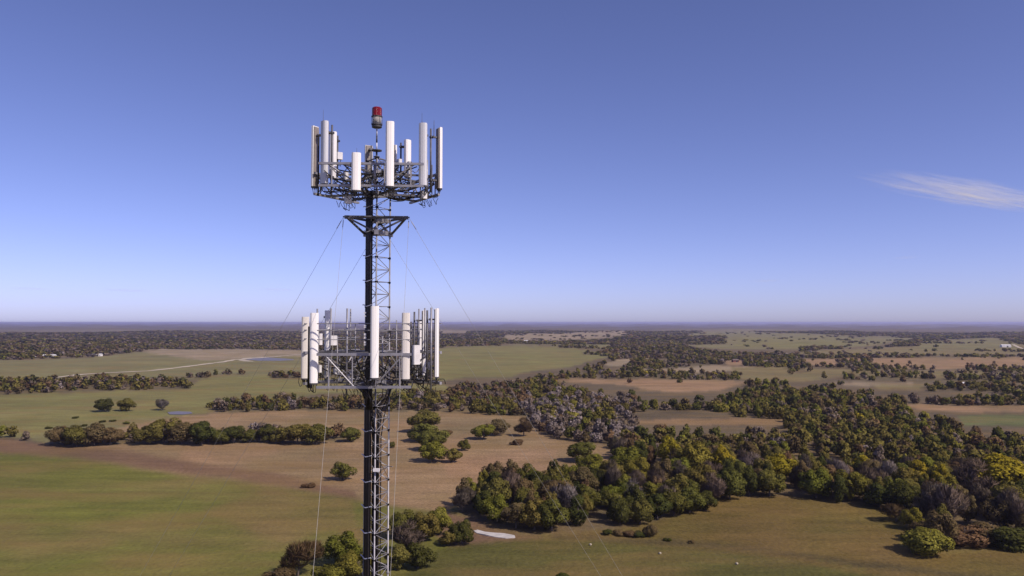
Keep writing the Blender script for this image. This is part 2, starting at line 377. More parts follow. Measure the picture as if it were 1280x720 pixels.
def sheet(name, poly, dz, mat, thick=None, sub=6, label=None, kind='structure'):
    pts = []
    for i in range(len(poly)):
        a, b_ = poly[i], poly[(i+1) % len(poly)]
        for k in range(sub):
            t = k/sub; pts.append(G(a[0]+(b_[0]-a[0])*t, a[1]+(b_[1]-a[1])*t))
    mb = MB(); c = np.mean(pts, axis=0); hz = float(hgt(*c))
    mb.v = [Vector((x, y, hz+dz)) for x, y in pts]; mb.f = [list(range(len(pts)))]
    ob = mb.build(name, mat); 
    tag(ob, kind=kind); return ob
m, n, o = newmat('water'); b = n.nodes.new('ShaderNodeBsdfPrincipled'); b.inputs['Base Color'].default_value = (.15, .135, .15, 1); b.inputs['Roughness'].default_value = .45; b.inputs['Specular IOR Level'].default_value = .25
q = n.nodes.new('ShaderNodeTexNoise'); q.inputs['Scale'].default_value = 1.5; bp = n.nodes.new('ShaderNodeBump'); bp.inputs['Strength'].default_value = .25
n.links.new(q.outputs[0], bp.inputs['Height']); n.links.new(bp.outputs[0], b.inputs['Normal']); n.links.new(b.outputs[0], o.inputs[0]); M['water'] = m
for poly in PONDS: sheet('pond', poly, .25, M['water'])
M['road'] = plain('pale_dirt', (.50, .42, .32), .95, 0, .12, .05)
M['bank'] = plain('pale_bank', (.40, .34, .26), .95, 0, .15, .05)
M['lime'] = plain('limestone', (.50, .47, .45), .9, 0, .12, .4)
def strip(name, pts, wid, dz, mat):
    W = [Vector(G(*p)).to_3d() if False else Vector((*G(*p), 0)) for p in pts]; D = []
    for a, b_ in zip(W, W[1:]):
        k = max(1, int((b_-a).length/8)); D += [a+(b_-a)*i/k for i in range(k)]
    D.append(W[-1]); mb = MB()
    for i, p in enumerate(D):
        d = (D[min(i+1, len(D)-1)]-D[max(i-1, 0)]).normalized(); s_ = Vector((-d.y, d.x, 0))*wid/2*(1+.25*math.sin(i*.9))
        for q_ in (p+s_, p-s_): mb.v.append(Vector((q_.x, q_.y, float(hgt(q_.x, q_.y))+dz)))
    for i in range(len(D)-1): mb.f.append([2*i, 2*i+1, 2*i+3, 2*i+2])
    return tag(mb.build(name, mat), kind='structure')
strip('dirt_road', [(48,474),(75,471.5),(100,468.5),(130,466.5),(185,464),(215,461),(250,457),(275,454),(292,450),(345,446),(395,441.5),(430,438)], 9, .35, M['road'])
strip('dirt_road', [(170,436.6),(235,436.4),(300,436.4),(370,437.6)], 16, .45, M['road'])
strip('dirt_road', [(1266,432.5),(1272,434.5),(1280,436.4)], 7, .45, M['road'])
sheet('pond_bank', [(298,450.5),(304,447.6),(330,446.2),(345,446.4),(318,447.2),(306,449.6),(320,452.2),(306,452)], .2, M['bank'])
lb = MB(); LP = [(592,665.2),(597,664.4),(606,666),(618,668),(630,668.6),(643,670.5),(644,673.5),(632,674.2),(618,672.6),(606,670.5),(596,667.8)]
lp = [G(*p) for p in LP]; base = len(lp)
for k, zz in enumerate((-.2, .25)):
    for i, (x, y) in enumerate(lp): lb.v.append(Vector((x*(1-.001*k), y, zz+.12*math.sin(i*2.3)*k+float(hgt(x, y)))))
for i in range(base): lb.f.append([i, (i+1) % base, base+(i+1) % base, base+i])
lb.f.append([base+i for i in range(base)])
ob = lb.build('limestone_bank', M['lime']); tag(ob, kind='structure')

# ------------------------------------------------------------------ trees
def crown_pts(kind, seed, nl):
    """leaf centres, outward directions for a crown of height 1 (trunk foot at 0), half width .5"""
    r = np.random.default_rng(seed)
    if kind == 'round': nlobe, ctr, ext, lr = 24, .48, (.37, .37, .36), (.09, .20)
    elif kind == 'tall': nlobe, ctr, ext, lr = 22, .50, (.29, .29, .39), (.09, .18)
    elif kind == 'cedar': nlobe, ctr, ext, lr = 14, .48, (.22, .22, .40), (.12, .18)
    elif kind == 'shrub': nlobe, ctr, ext, lr = 13, .30, (.38, .38, .26), (.13, .26)
    else: nlobe, ctr, ext, lr = 11, .58, (.32, .32, .32), (.12, .2)
    C = []; Rr = []
    for i in range(nlobe):
        d = r.normal(size=3); d /= np.linalg.norm(d); k = r.uniform(.35, 1)**.6
        c = np.array([d[0]*ext[0]*k, d[1]*ext[1]*k, ctr+d[2]*ext[2]*k])
        if kind == 'cedar': f = 1.25-max(0, (c[2]-.2))*1.25; c[:2] *= f; rr = r.uniform(*lr)*(.55+.5*f)
        else: rr = r.uniform(*lr)*(1.05-.25*abs(c[2]-ctr)/ext[2])
        C.append(c); Rr.append(rr)
    C = np.array(C); Rr = np.array(Rr)
    n0 = nl*4; li = r.choice(nlobe, n0, p=Rr**2/np.sum(Rr**2)); d = r.normal(size=(n0, 3)); d /= np.linalg.norm(d, axis=1)[:, None]
    pt = C[li]+d*(Rr[li]*r.uniform(.74, 1.14, n0))[:, None]
    dist = np.linalg.norm(pt[:, None, :]-C[None], axis=2)/Rr[None]
    ok = (dist.min(1) > .72) & (pt[:, 2] > .02)
    pt = pt[ok][:nl]; d = d[ok][:nl]
    return pt, d
def leaves(kind, seed, nl, size, sliver=False):
    r = np.random.default_rng(seed+99)
    pt, d = crown_pts(kind, seed, nl); n_ = len(pt)
    nrm = d+r.normal(size=d.shape)*.36; nrm /= np.linalg.norm(nrm, axis=1)[:, None]
    up = r.normal(size=d.shape)
    if sliver: up = d*.8+np.array([0, 0, .9])+r.normal(size=d.shape)*.4; nrm = r.normal(size=d.shape)
    a = np.cross(nrm, up); a /= np.linalg.norm(a, axis=1)[:, None]; b_ = np.cross(a, nrm); b_ /= np.linalg.norm(b_, axis=1)[:, None]
    if sliver: b_ = up/np.linalg.norm(up, axis=1)[:, None]
    s = size*r.uniform(.6, 1.3, n_)[:, None]; sa, sb = (s*.13, s*2.0) if sliver else (s*.5, s*r.uniform(.4, .65, (n_, 1)))
    k = r.uniform(.5, 1, (n_, 4, 1))
    V_ = np.stack([pt-a*sa*k[:, 0]-b_*sb*.8, pt+a*sa*k[:, 1]-b_*sb*k[:, 2], pt+a*sa*.9+b_*sb*k[:, 0], pt-a*sa*k[:, 3]+b_*sb], 1)
    if sliver: V_ = np.stack([pt-a*sa-b_*sb*.3, pt+a*sa-b_*sb*.3, pt+a*sa*.5+b_*sb, pt-a*sa*.5+b_*sb], 1)
    ctr_ = pt.mean(0); rad_ = (pt-ctr_)*np.array([1, 1, .9]); rad_ /= np.linalg.norm(rad_, axis=1)[:, None]+1e-6
    sn = d*.55+rad_*.45+np.array([0, 0, .15])+r.normal(size=d.shape)*.30; sn /= np.linalg.norm(sn, axis=1)[:, None]
    return V_.reshape(-1, 3), np.repeat(sn, 4, axis=0)
def trunk_mb(kind, seed, thin=False):
    r = random.Random(seed); mb = MB(); top = .62 if kind != 'cedar' else .85
    lean = (r.uniform(-.03, .03), r.uniform(-.03, .03))
    mb.path([(0, 0, -.03), (lean[0]*.5, lean[1]*.5, .16), (lean[0], lean[1], .38), (lean[0]*1.5, lean[1]*1.5, top)], .032, 6, .008)
    for k in range(9 if thin else 6):
        a = r.uniform(0, 6.28); z = r.uniform(.16, .5); L = r.uniform(.2, .38)*(.6 if kind == 'cedar' else 1)
        e = Vector((math.cos(a)*L, math.sin(a)*L, z+L*r.uniform(.4, .9)))
        mid = Vector((math.cos(a)*L*.5, math.sin(a)*L*.5, z+L*.22))
        mb.path([(lean[0]*.8, lean[1]*.8, z), mid, e], .014, 4, .004)
        if thin:
            for q_ in range(3):
                a2 = a+r.uniform(-.9, .9); mb.path([mid, mid+Vector((math.cos(a2), math.sin(a2), r.uniform(.5, 1.3)))*.14], .006, 3, .002)
    return mb
KINDS = {'oak': ('round', 5200, .036, False), 'poplar': ('tall', 4600, .034, False), 'cedar': ('cedar', 4600, .030, False),
         'shrub': ('shrub', 4200, .042, False), 'bare': ('bare', 3200, .045, True)}
PROTO = {}
for kn, (shape, nl, sz, sl_) in KINDS.items():
    for v in range(4):
        Vl, Nl = leaves(shape, 31*v+len(kn)*7, nl, sz, sl_)
        cm = npmesh('crown', Vl, np.arange(len(Vl)).reshape(-1, 4), M['leaf'], nrm=Nl)
        tb = trunk_mb(shape, v*5+3, kn == 'bare')
        tm = bpy.data.meshes.new('trunk'); tm.from_pydata([tuple(q_) for q_ in tb.v], [], tb.f); tm.materials.append(M['bark'])
        PROTO[kn, v] = (cm, tm)
COLS = {  # base colours of the crowns
 'green': (.132,.126,.030), 'bright green': (.165,.165,.028), 'dark green': (.080,.082,.022), 'olive': (.170,.142,.038),
 'yellow': (.27,.215,.022), 'yellow-green': (.19,.168,.032), 'rust brown': (.170,.108,.058), 'grey-brown': (.195,.15,.12),
 'pale grey': (.25,.205,.195), 'brown': (.150,.110,.052)}
KNAME = {'oak': ('oak_tree', 'tree'), 'poplar': ('poplar_tree', 'tree'), 'cedar': ('cedar_tree', 'tree'), 'shrub': ('shrub', 'shrub'), 'bare': ('bare_tree', 'tree')}
NAME2 = {'oak': 'round_tree', 'poplar': 'tall_tree', 'cedar': 'cedar_tree', 'shrub': 'shrub', 'bare': 'bare_tree'}
treecount = 0; taken = []
def plant(kind, col, x, y, hm, wm, label, group=None):
    global treecount
    v = treecount % 4; treecount += 1; cm, tm = PROTO[kind, v]
    z = float(hgt(x, y)); e = empty(NAME2[kind], (x, y, z), 0)
    tag(e, label, 'shrub' if kind == 'shrub' else 'tree', group)
    rz = random.uniform(0, 6.28); c = COLS[col]; j = random.uniform(.95, 1.27)
    for me, nm in ((cm, 'crown'), (tm, 'trunk')):
        ob = bpy.data.objects.new(nm, me); COL.objects.link(ob); ob.parent = e; ob.rotation_euler = (0, 0, rz)
        ob.scale = (wm, wm, hm) if nm == 'crown' else (wm*.9, wm*.9, hm*.98)
        ob.color = (c[0]*j*random.uniform(.94, 1.06), c[1]*j, c[2]*j, 1)
    taken.append((x, y, wm/2)); return e
def hand(kind, col, px, py, wpx, hpx, label, group=None):
    x, y, z = Gz(px, py); d = math.hypot(x, y)/F
    if kind != 'shrub': hpx = max(hpx, .74*wpx)
    return plant(kind, col, x, y, hpx*d*1.10, wpx*d*1.22, label, group)

# hand-placed trees: kind, colour, pixel of the foot, width and height in pixels, label
T = [
 ('oak','dark green',130,514.5,19,15,'round dark green tree alone in the pasture, left one of the lone pair'),
 ('oak','olive',157.5,514,18,15,'round olive tree alone in the pasture, right one of the lone pair'),
 ('bare','pale grey',202,513,14,13,'pale grey leafless tree at the upper end of the small pasture pond'),
 ('shrub','green',158,530,7,4,'small green shrub in the pasture just above the hedge'),
 ('oak','green',428,600,27,22,'lone green bush in the brown field left of the tower'),
 ('shrub','rust brown',386,609,15,7,'low brown scrub in the brown field below the lone green bush'),
 # cluster beside the tower foot
 ('oak','bright green',432,706,46,42,'bright green tree just left of the tower at the bottom edge'),
 ('oak','yellow-green',446,722,44,34,'yellow-green tree at the bottom edge touching the tower base line'),
 ('shrub','yellow-green',412,728,40,26,'low yellow-green bush at the bottom edge left of the tower'),
 ('bare','rust brown',372,722,46,42,'rust brown thin-leaved tree at the bottom edge left of the guy wire'),
 ('shrub','brown',350,728,38,22,'low brown bush at the left end of the bottom tree cluster'),
 ('oak','green',505,672,34,34,'green tree just right of the tower above the dark round tree'),
 ('oak','olive',532,676,34,36,'olive tree right of the tower between two green trees'),
 ('oak','yellow-green',549,668,30,34,'yellow-green tree right of the tower with the lit crown'),
 ('oak','dark green',578,680,30,32,'dark green tree beside the left end of the white limestone bank'),
 ('bare','grey-brown',512,692,42,34,'grey-brown leafless tree behind the dark round tree by the tower'),
 ('oak','dark green',522,710,38,30,'dark green round tree at the lower right of the tower cluster'),
 ('oak','olive',497,712,32,30,'olive tree against the right side of the tower near the bottom'),
 ('oak','olive',560,682,22,20,'small olive tree between the tower cluster and the creek'),
 ('shrub','dark green',703,722,14,8,'tiny dark bush at the bottom edge in the green field'),
 # belt right of the creek
 ('bare','grey-brown',578,640,34,28,'grey-brown leafless tree at the left tip of the tree belt'),
 ('oak','dark green',606,643,30,30,'dark green tree behind the lit green tree at the belt\'s left end'),
 ('oak','bright green',621,652,38,36,'lit green tree at the left end of the belt above the limestone bank'),
 ('oak','brown',645,660,34,34,'brown-green tree in the belt right above the limestone bank'),
 ('oak','olive',668,662,38,38,'olive round tree at the lower edge of the belt right of the brown one'),
 ('oak','green',690,664,42,40,'large green tree at the lowest point of the belt, right of the olive one'),
 ('cedar','dark green',722,657,34,38,'dark green cedar in the belt crossed by the right guy wires'),
 ('oak','green',703,632,34,30,'green tree at the upper edge of the belt beside the brown field'),
 ('oak','green',735,638,36,30,'green tree at the upper edge of the belt right of the guy wires'),
 ('cedar','dark green',775,656,34,38,'dark green cedar at the lower edge of the belt, centre'),
 ('oak','bright green',765,635,34,30,'bright green tree in the belt left of the grey leafless tree'),
 ('bare','pale grey',792,640,34,34,'pale grey leafless tree in the middle of the belt'),
 ('oak','olive',800,655,32,30,'olive tree at the belt\'s lower edge below the grey leafless tree'),
 ('oak','dark green',822,649,32,32,'dark green tree at the belt\'s lower edge right of centre'),
 ('oak','yellow-green',815,630,34,30,'yellow-green tree at the belt\'s upper edge right of the grey one'),
 ('oak','green',842,644,34,32,'green tree third from the right end of the belt'),
 ('oak','green',862,641,32,32,'green tree second from the right end of the belt'),
 ('oak','dark green',882,638,28,24,'dark green round tree at the very right end of the belt'),
 ('oak','olive',850,622,36,28,'olive tree behind the right end of the belt'),
 ('shrub','brown',812,671,14,20,'thin brown bush on the field boundary below the belt'),
 ('shrub','dark green',761,668,12,8,'small green shrub on the field boundary below the belt'),
 ('shrub','dark green',835,676,9,5,'small weed clump on the boundary line, nearest the thin brown bush'),
 ('shrub','brown',864,679,8,5,'small brown weed clump on the boundary line right of the green one'),
 ('shrub','brown',774,669,14,8,'low brown shrub on the boundary, left of a row of three'),
 ('shrub','rust brown',786,670,15,9,'low rust brown shrub on the boundary, middle of a row of three'),
 ('shrub','dark green',799,671,15,10,'low dark shrub on the boundary, right of a row of three'),
 # upper edge of the belt / brown field
 ('oak','bright green',738,592,36,24,'bright green bush at the right edge of the brown field'),
 ('oak','green',728,577,34,26,'green tree behind the bright green bush at the edge of the brown field'),
 ('oak','bright green',782,590,38,32,'bright green tree left of the yellow crowns at the wood\'s edge'),
 ('oak','olive',762,606,38,30,'olive tree in the gap between belt and wood'),
 ('oak','yellow-green',800,606,38,36,'yellow-green tree where the belt meets the wood'),
 # yellow crowns
 ('poplar','yellow',838,588,30,42,'bright yellow crowned tree, leftmost yellow one in the wood'),
 ('oak','yellow-green',868,596,44,42,'broad yellow-green tree right of the leftmost yellow crown'),
 ('poplar','yellow',905,598,30,40,'yellow-topped tree above the field\'s upper corner'),
 ('oak','olive',880,618,44,38,'large olive tree at the wood\'s edge above the belt\'s right end'),
 ('bare','grey-brown',890,630,34,32,'grey-brown leafless tree where the field reaches its upper corner'),
 ('oak','green',912,624,36,36,'green tree at the wood\'s edge right of the leafless one'),
 ('cedar','dark green',937,620,26,42,'tall dark green cedar at the wood\'s edge'),
 ('oak','green',962,620,34,34,'green tree at the wood\'s edge right of the tall cedar'),
 ('oak','yellow',975,603,38,34,'yellow-brown tree in the wood right of the tall cedar'),
 ('oak','bright green',1020,622,36,34,'bright green tree at the middle of the wood\'s edge'),
 ('bare','pale grey',1048,612,26,34,'pale grey leafless tree behind the middle of the wood\'s edge'),
 ('poplar','yellow',1079,598,28,26,'golden yellow tree above the middle of the wood\'s edge'),
 ('oak','yellow-green',1064,626,36,38,'yellow-green tree below the golden one at the wood\'s edge'),
 ('cedar','dark green',1050,628,24,34,'dark cedar at the wood\'s edge left of the yellow-green tree'),
 ('bare','pale grey',1106,618,28,36,'pale grey leafless tree right of the golden yellow tree'),
 ('oak','dark green',1100,634,36,30,'dark green tree at the wood\'s edge below the second leafless tree'),
 ('oak','dark green',1130,638,34,34,'dark green tree at the wood\'s edge before it turns down the slope'),
 ('poplar','yellow',1150,612,34,30,'golden tree in the dark wood right of the two leafless trees'),
 ('oak','yellow',1250,626,62,50,'large golden yellow tree at the right edge of the photo'),
 ('oak','olive',1265,650,50,40,'olive brown tree below the large golden tree'),
 ('bare','grey-brown',1222,630,44,40,'grey-brown leafless tree left of the large golden tree'),
 ('bare','grey-brown',1192,662,38,46,'grey-brown leafless tree at the lower right wood edge'),
 ('bare','pale grey',1180,650,34,36,'pale grey leafless tree above the lone olive bush'),
 ('oak','yellow-green',1143,662,24,26,'small yellow-green tree at the wood\'s edge above the lone olive bush'),
 ('oak','brown',1152,674,24,20,'small brown tree touching the lone olive bush'),
 ('shrub','yellow-green',1165,691,46,36,'broad olive-yellow bush standing out in the bottom right field'),
 ('shrub','rust brown',1205,680,44,28,'rust brown scrub between the olive bush and the right edge'),
 ('shrub','dark green',1255,684,48,28,'dark scrub at the right edge above the bottom field'),
 ('shrub','brown',1232,676,40,26,'brown scrub at the right, left of the dark scrub'),
 ('bare','rust brown',1120,652,26,14,'low twiggy brown brush at the field\'s upper right corner'),
 # clump in the brown field
 ('oak','olive',531,540,38,20,'olive tree at the top of the clump in the brown field'),
 ('oak','green',527,552,34,20,'green tree on the left of the clump in the brown field'),
 ('oak','green',543,563,36,24,'green tree in the middle of the clump in the brown field'),
 ('oak','bright green',541,577,34,24,'bright green tree at the bottom of the clump in the brown field'),
 ('oak','olive',567,578,20,18,'olive round tree at the lower right of the clump in the brown field'),
 ('oak','green',581,563,15,15,'lone small green bush right of the clump in the brown field'),
 ('oak','bright green',605,549,26,18,'bright green tree left of a grey-brown one in the brown field'),
 ('oak','brown',622,544,28,17,'grey-green tree right of the bright one in the brown field'),
 ('shrub','rust brown',556,544,16,9,'small rust brown bush right of the clump\'s top'),
 ('shrub','rust brown',645,556,15,9,'low rust brown scrub at the right side of the brown field'),
 ('bare','rust brown',655,545,26,12,'rust brown twiggy bush right of the bright green tree'),
 ('oak','green',490,560,8,8,'tiny green bush behind the tower in the brown field'),
]
for k in range(5):
    px, py = [(94,523),(105,533),(61,536),(129,528),(141,527)][k]
    T.append(('shrub','dark green',px,py,6,3.4,'tiny dark clump in the green pasture above the long hedge'))
for t in T:
    hand(*t, group='small dark clumps in the pasture' if t[6].startswith('tiny dark clump') else None)
# hedge across the brown field: one tree after another
HED = [(78,556,28,22,'brown'),(96,558,30,24,'olive'),(118,557,32,26,'brown'),(138,556,26,20,'brown'),(186,555,30,22,'olive'),(205,554,36,30,'olive'),(228,555,34,26,'brown'),(252,556,34,28,'dark green'),
       (276,555,24,18,'green'),(292,554,26,22,'dark green'),(312,553,22,16,'green'),(334,553,22,22,'dark green'),(352,554,28,20,'olive'),(372,555,34,26,'olive'),(396,555,34,24,'green'),(438,552,24,16,'green')]
for k, (px, py, wp, hp, c) in enumerate(HED):
    pos = 'at the left tip' if k == 0 else 'at the right tip' if k == len(HED)-1 else 'number %d from the left' % (k+1)
    hand('oak', c, px, py, wp, hp, '%s tree in the hedge between pasture and brown field, %s' % (c, pos), 'trees of the hedge across the brown field')

# trees of the woods: sampled, the largest in view individually, the rest as one mass
def sample(px0, px1, r0, r1, cell):
    out = []
    a0 = math.atan((px0-640)/F); a1 = math.atan((px1-640)/F)
    r_ = r0
    while r_ < r1:
        da = cell/r_; k = np.arange(a0, a1, da); k = k+rng.uniform(-.42, .42, len(k))*da; rr = r_+rng.uniform(-.42, .42, len(k))*cell
        out.append(np.stack([rr*np.sin(k), rr*np.cos(k)], 1)); r_ += cell
    return np.concatenate(out)
S = []
for r0, r1, cell, lod in ((190, 720, 7.4, 0), (720, 1500, 9.0, 1), (1500, 2600, 13, 2), (2600, 5600, 21, 3)):
    pts = sample(-130 if lod < 1 else -420, 1410 if lod < 1 else 1700, r0, r1, cell); c_, px_, py_ = classify(pts[:, 0], pts[:, 1])
    ok = (c_ == IDX['wood']) | (c_ == IDX['hedge'])
    dist_ = np.hypot(pts[:, 0], pts[:, 1]); hp = [9.5, 8.5, 7, 7][lod]*F/dist_
    for kk in (1.1, .8, .5, .25):                # keep the open fields behind the trees visible
        ct = class_px(px_, py_-hp*kk)
        ok &= ~((ct > 2) & (c_ == IDX['wood']) & (py_ < 548) & (px_ > -100) & (px_ < 1400))
    if lod:                              # single trees and small groups out in the fields
        cn = np.sin(pts[:, 0]/88+1.9*np.sin(pts[:, 1]/117))+np.sin(pts[:, 1]/95+pts[:, 0]/140)+.5*np.sin(pts[:, 0]/31)
        ok |= (c_ > 2) & (rng.random(len(pts)) < np.where(cn > 1.25, .30, .012)) & (px_ > np.where(py_ < 434, 640, 770)) & (py_ < 484)
    pts, px_, py_ = pts[ok], px_[ok], py_[ok]
    if lod == 0:
        tk = np.array(taken); d = np.hypot(pts[:, None, 0]-tk[None, :, 0], pts[:, None, 1]-tk[None, :, 1])
        ok = (d > tk[None, :, 2]*.75+1.2).all(1); pts, px_, py_ = pts[ok], px_[ok], py_[ok]
    th = np.sin(pts[:, 0]/23+1.7*np.sin(pts[:, 1]/37))+np.sin(pts[:, 1]/29+pts[:, 0]/61); keep = np.where(py_ < 478, .60, np.where(py_ < 522, .80, .97))+.14*th
    keep = np.where((px_ < 560) & (py_ > 480), .72+.12*th, keep)
    ok = rng.random(len(pts)) < keep; pts, px_, py_ = pts[ok], px_[ok], py_[ok]
    # small clearings
    cn = np.sin(pts[:, 0]/41+2*np.sin(pts[:, 1]/67))*np.sin(pts[:, 1]/53+1.3)
    ok = (cn < np.where(py_ < 548, .60, .85)) | (pts[:, 1] > 1500); pts, px_, py_ = pts[ok], px_[ok], py_[ok]
    S.append((lod, pts, px_, py_))
# colour choice by place
CN = ['green','bright green','dark green','olive','yellow','yellow-green','rust brown','grey-brown','pale grey','brown']
def pick(px, py, x, y):
    n_ = len(px); nz_ = np.sin(x/57+1.5*np.sin(y/83))+np.sin(y/71+x/131)
    wts = np.zeros((n_, 10))
    wts[:] = [.15, .05, .13, .28, .012, .05, .08, .13, .03, .18]
    left = px < 560; wts[left] = [.10, .01, .06, .34, 0, .03, .10, .20, .03, .22]
    dist = np.clip((530-py)/100, 0, 1)[:, None]
    wts = wts*(1-.65*dist)+.65*dist*np.array([.08, 0, .12, .30, 0, .02, .08, .20, .02, .20])
    grey = (px > 640) & (px < 800) & (py > 500) & (py < 575); wts[grey] = [.07, .02, .03, .12, .01, .04, .06, .32, .34, .06]
    mauve = (px > 560) & (px < 660) & (py > 480) & (py < 508); wts[mauve] = [.04, 0, .05, .08, 0, .02, .42, .30, .02, .12]
    greenb = (px > 800) & (px < 1010) & (py > 480) & (py < 522); wts[greenb] = [.26, .10, .2, .26, 0, .08, .02, .03, 0, .06]
    wts[:, 3] *= np.exp(.5*nz_); wts[:, 9] *= np.exp(-.5*nz_); wts[:, 2] *= np.exp(.4*np.sin(x/33)*np.sin(y/29))
    wts /= wts.sum(1)[:, None]; u = rng.random(n_)[:, None]; return (u > wts.cumsum(1)).sum(1).clip(0, 9)
lod0 = S[0]; pts, px_, py_ = lod0[1], lod0[2], lod0[3]
ci = pick(px_, py_, pts[:, 0], pts[:, 1]); dd = np.hypot(pts[:, 0], pts[:, 1])
inview = (px_ > -10) & (px_ < 1290) & (py_ < 735)
NIND = 300-len(T)-len(HED)
order = np.argsort(np.where(inview, dd, 1e9))[:NIND]
ind = np.zeros(len(pts), bool); ind[order] = True
ZL = [(560,'at the belt\'s left end'),(650,'in the belt left of the guy wires'),(730,'in the belt behind the guy wires'),(820,'left of the yellow crowns'),(905,'among the yellow crowns'),(985,'behind the tall cedar'),(1060,'above the middle of the wood\'s edge'),(1120,'behind the pale leafless pair'),(1185,'behind the golden tree'),(1400,'near the large golden tree')]
AREA = lambda px: [l for lim, l in ZL if px < lim][0] if px < 1400 else ZL[-1][1]
for i in order:
    cn_ = CN[ci[i]]; bare = cn_ in ('grey-brown', 'pale grey'); kind = 'bare' if bare else ('cedar' if cn_ == 'dark green' and random.random() < .35 else random.choice(['oak', 'oak', 'poplar']))
    hm = random.uniform(8, 12.5); wm = hm*random.uniform(.8, 1.08) if kind in ('oak', 'bare') else hm*random.uniform(.65, .8)
    depth = 'front row' if dd[i] < 285 else 'middle rows' if dd[i] < 330 else 'back rows'
    word = {'bare': 'leafless', 'cedar': 'conical', 'oak': 'round crowned', 'poplar': 'tall crowned'}[kind]
    lab = '%s %s tree %s, %s' % (cn_, word, AREA(px_[i]), depth)
    plant(kind, cn_, pts[i, 0], pts[i, 1], hm, wm, lab, 'woodland trees, '+AREA(px_[i]))

def mass(sets, name):
    VV = []; CC = []; NN = []
    for lod, pts, ci_ in sets:
        nl, sz = [(420, .10), (120, .17), (40, .28), (16, .46)][lod]
        tmpl = [leaves(['round', 'tall', 'round', 'cedar', 'round', 'shrub'][v], 500+v*13+lod, nl, sz) for v in range(6)]
        L = min(len(t[0]) for t in tmpl); L -= L % 4; tn = np.array([t[1][:L] for t in tmpl]); tmpl = np.array([t[0][:L] for t in tmpl])
        n_ = len(pts); v = rng.integers(0, 6, n_); a = rng.uniform(0, 6.28, n_)
        hm = rng.uniform(4.8, 9.8, n_)*[1, .95, .85, .85][lod]; wm = hm*rng.uniform(.85, 1.15, n_)*[1, 1.1, 1.8, 2.9][lod]
        t = tmpl[v]; ca, sa = np.cos(a)[:, None], np.sin(a)[:, None]
        X = (t[..., 0]*ca-t[..., 1]*sa)*wm[:, None]+pts[:, 0:1]; Y = (t[..., 0]*sa+t[..., 1]*ca)*wm[:, None]+pts[:, 1:2]
        Z = t[..., 2]*hm[:, None]+hgt(pts[:, 0], pts[:, 1])[:, None]-.3
        VV.append(np.stack([X, Y, Z], -1).reshape(-1, 3))
        q_ = tn[v]; NN.append(np.stack([q_[..., 0]*ca-q_[..., 1]*sa, q_[..., 0]*sa+q_[..., 1]*ca, q_[..., 2]], -1).reshape(-1, 3).astype(np.float32))
        c = np.array([COLS[k] for k in CN])[ci_]*rng.uniform(.92, 1.32, (n_, 1))
        CC.append(np.repeat(c, t.shape[1], axis=0))
    V_ = np.concatenate(VV); C_ = np.concatenate(CC)
    me = npmesh(name, V_, np.arange(len(V_)).reshape(-1, 4), M['leaf_wood'], C_, nrm=np.concatenate(NN))
    ob = bpy.data.objects.new(name, me); COL.objects.link(ob); return ob
sets = [(0, pts[~ind], ci[~ind])]
near1 = S[1]; sets.append((1, near1[1], pick(near1[2], near1[3], near1[1][:, 0], near1[1][:, 1])))
wd = mass(sets, 'woodland'); tag(wd, 'mixed green and brown woods and hedges stretching behind the near trees', 'woodland', None, 'stuff')
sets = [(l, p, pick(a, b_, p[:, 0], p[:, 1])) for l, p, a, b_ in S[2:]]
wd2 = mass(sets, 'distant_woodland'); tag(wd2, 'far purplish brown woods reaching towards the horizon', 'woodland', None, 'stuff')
print('trees', treecount, 'stuff trees', sum(len(s[1]) for s in S), 'verts', len(wd.data.vertices), len(wd2.data.vertices))

# ------------------------------------------------------------------ far buildings
M['wall_white'] = plain('white_siding', (.75, .73, .70), .7, 0, .05, .5); M['roof_white'] = plain('pale_metal_roof', (.78, .76, .74), .4, .2, .05, .5)
M['wall_red'] = plain('red_siding', (.22, .07, .05), .7, 0, .1, .5); M['roof_brown'] = plain('brown_roof', (.14, .10, .085), .8, 0, .1, .5); M['dark'] = plain('dark_opening', (.02, .02, .022), .6, 0, .1, 1)
def barn(px, py, wpx, depth, hh, wall, roof, label, rz=0):
    x, y, z = Gz(px, py); wd_ = wpx*math.hypot(x, y)/F; e = empty('farm_building', (x, y, z), rz); tag(e, label, 'building', None)
    MB().box((0, 0, hh/2), (wd_, depth, hh)).build('wall', wall, e)
    r_ = MB(); w2 = wd_/2+.4; d2 = depth/2+.5; rh = depth*.22
    r_.v = [Vector(p) for p in ((-w2,-d2,hh-.05),(w2,-d2,hh-.05),(w2,0,hh+rh),(-w2,0,hh+rh),(-w2,d2,hh-.05),(w2,d2,hh-.05),(-w2,-d2,hh-.25),(w2,-d2,hh-.25),(w2,d2,hh-.25),(-w2,d2,hh-.25))]
    r_.f = [[0,1,2,3],[3,2,5,4],[0,6,7,1],[4,5,8,9],[0,3,4,9,6],[1,7,8,5,2],[6,9,8,7]]
    r_.build('roof', roof, e)
    MB().box((wd_*.1, -depth/2-.03, hh*.38), (min(3.6, wd_*.3), .08, hh*.76)).build('door', M['dark'], e)
    for s_ in (-.3, .36): MB().box((wd_*s_, -depth/2-.03, hh*.6), (1.1, .08, 1.1)).build('window', M['dark'], e)
barn(1205, 482.5, 10, 6, 2.6, M['wall_white'], M['roof_white'], 'small white shed among the trees at the far right', .1)
barn(1257, 433.2, 9, 11, 4.2, M['wall_white'], M['roof_white'], 'long white barn beside the pale track near the right horizon', -.1)
barn(657, 427.8, 6, 10, 4.0, M['wall_white'], M['roof_white'], 'white barn by the tree line above the big green field', .05)
barn(62, 446.6, 12, 9, 3.4, M['wall_white'], M['roof_white'], 'long white farmhouse behind the far left green field', .1)
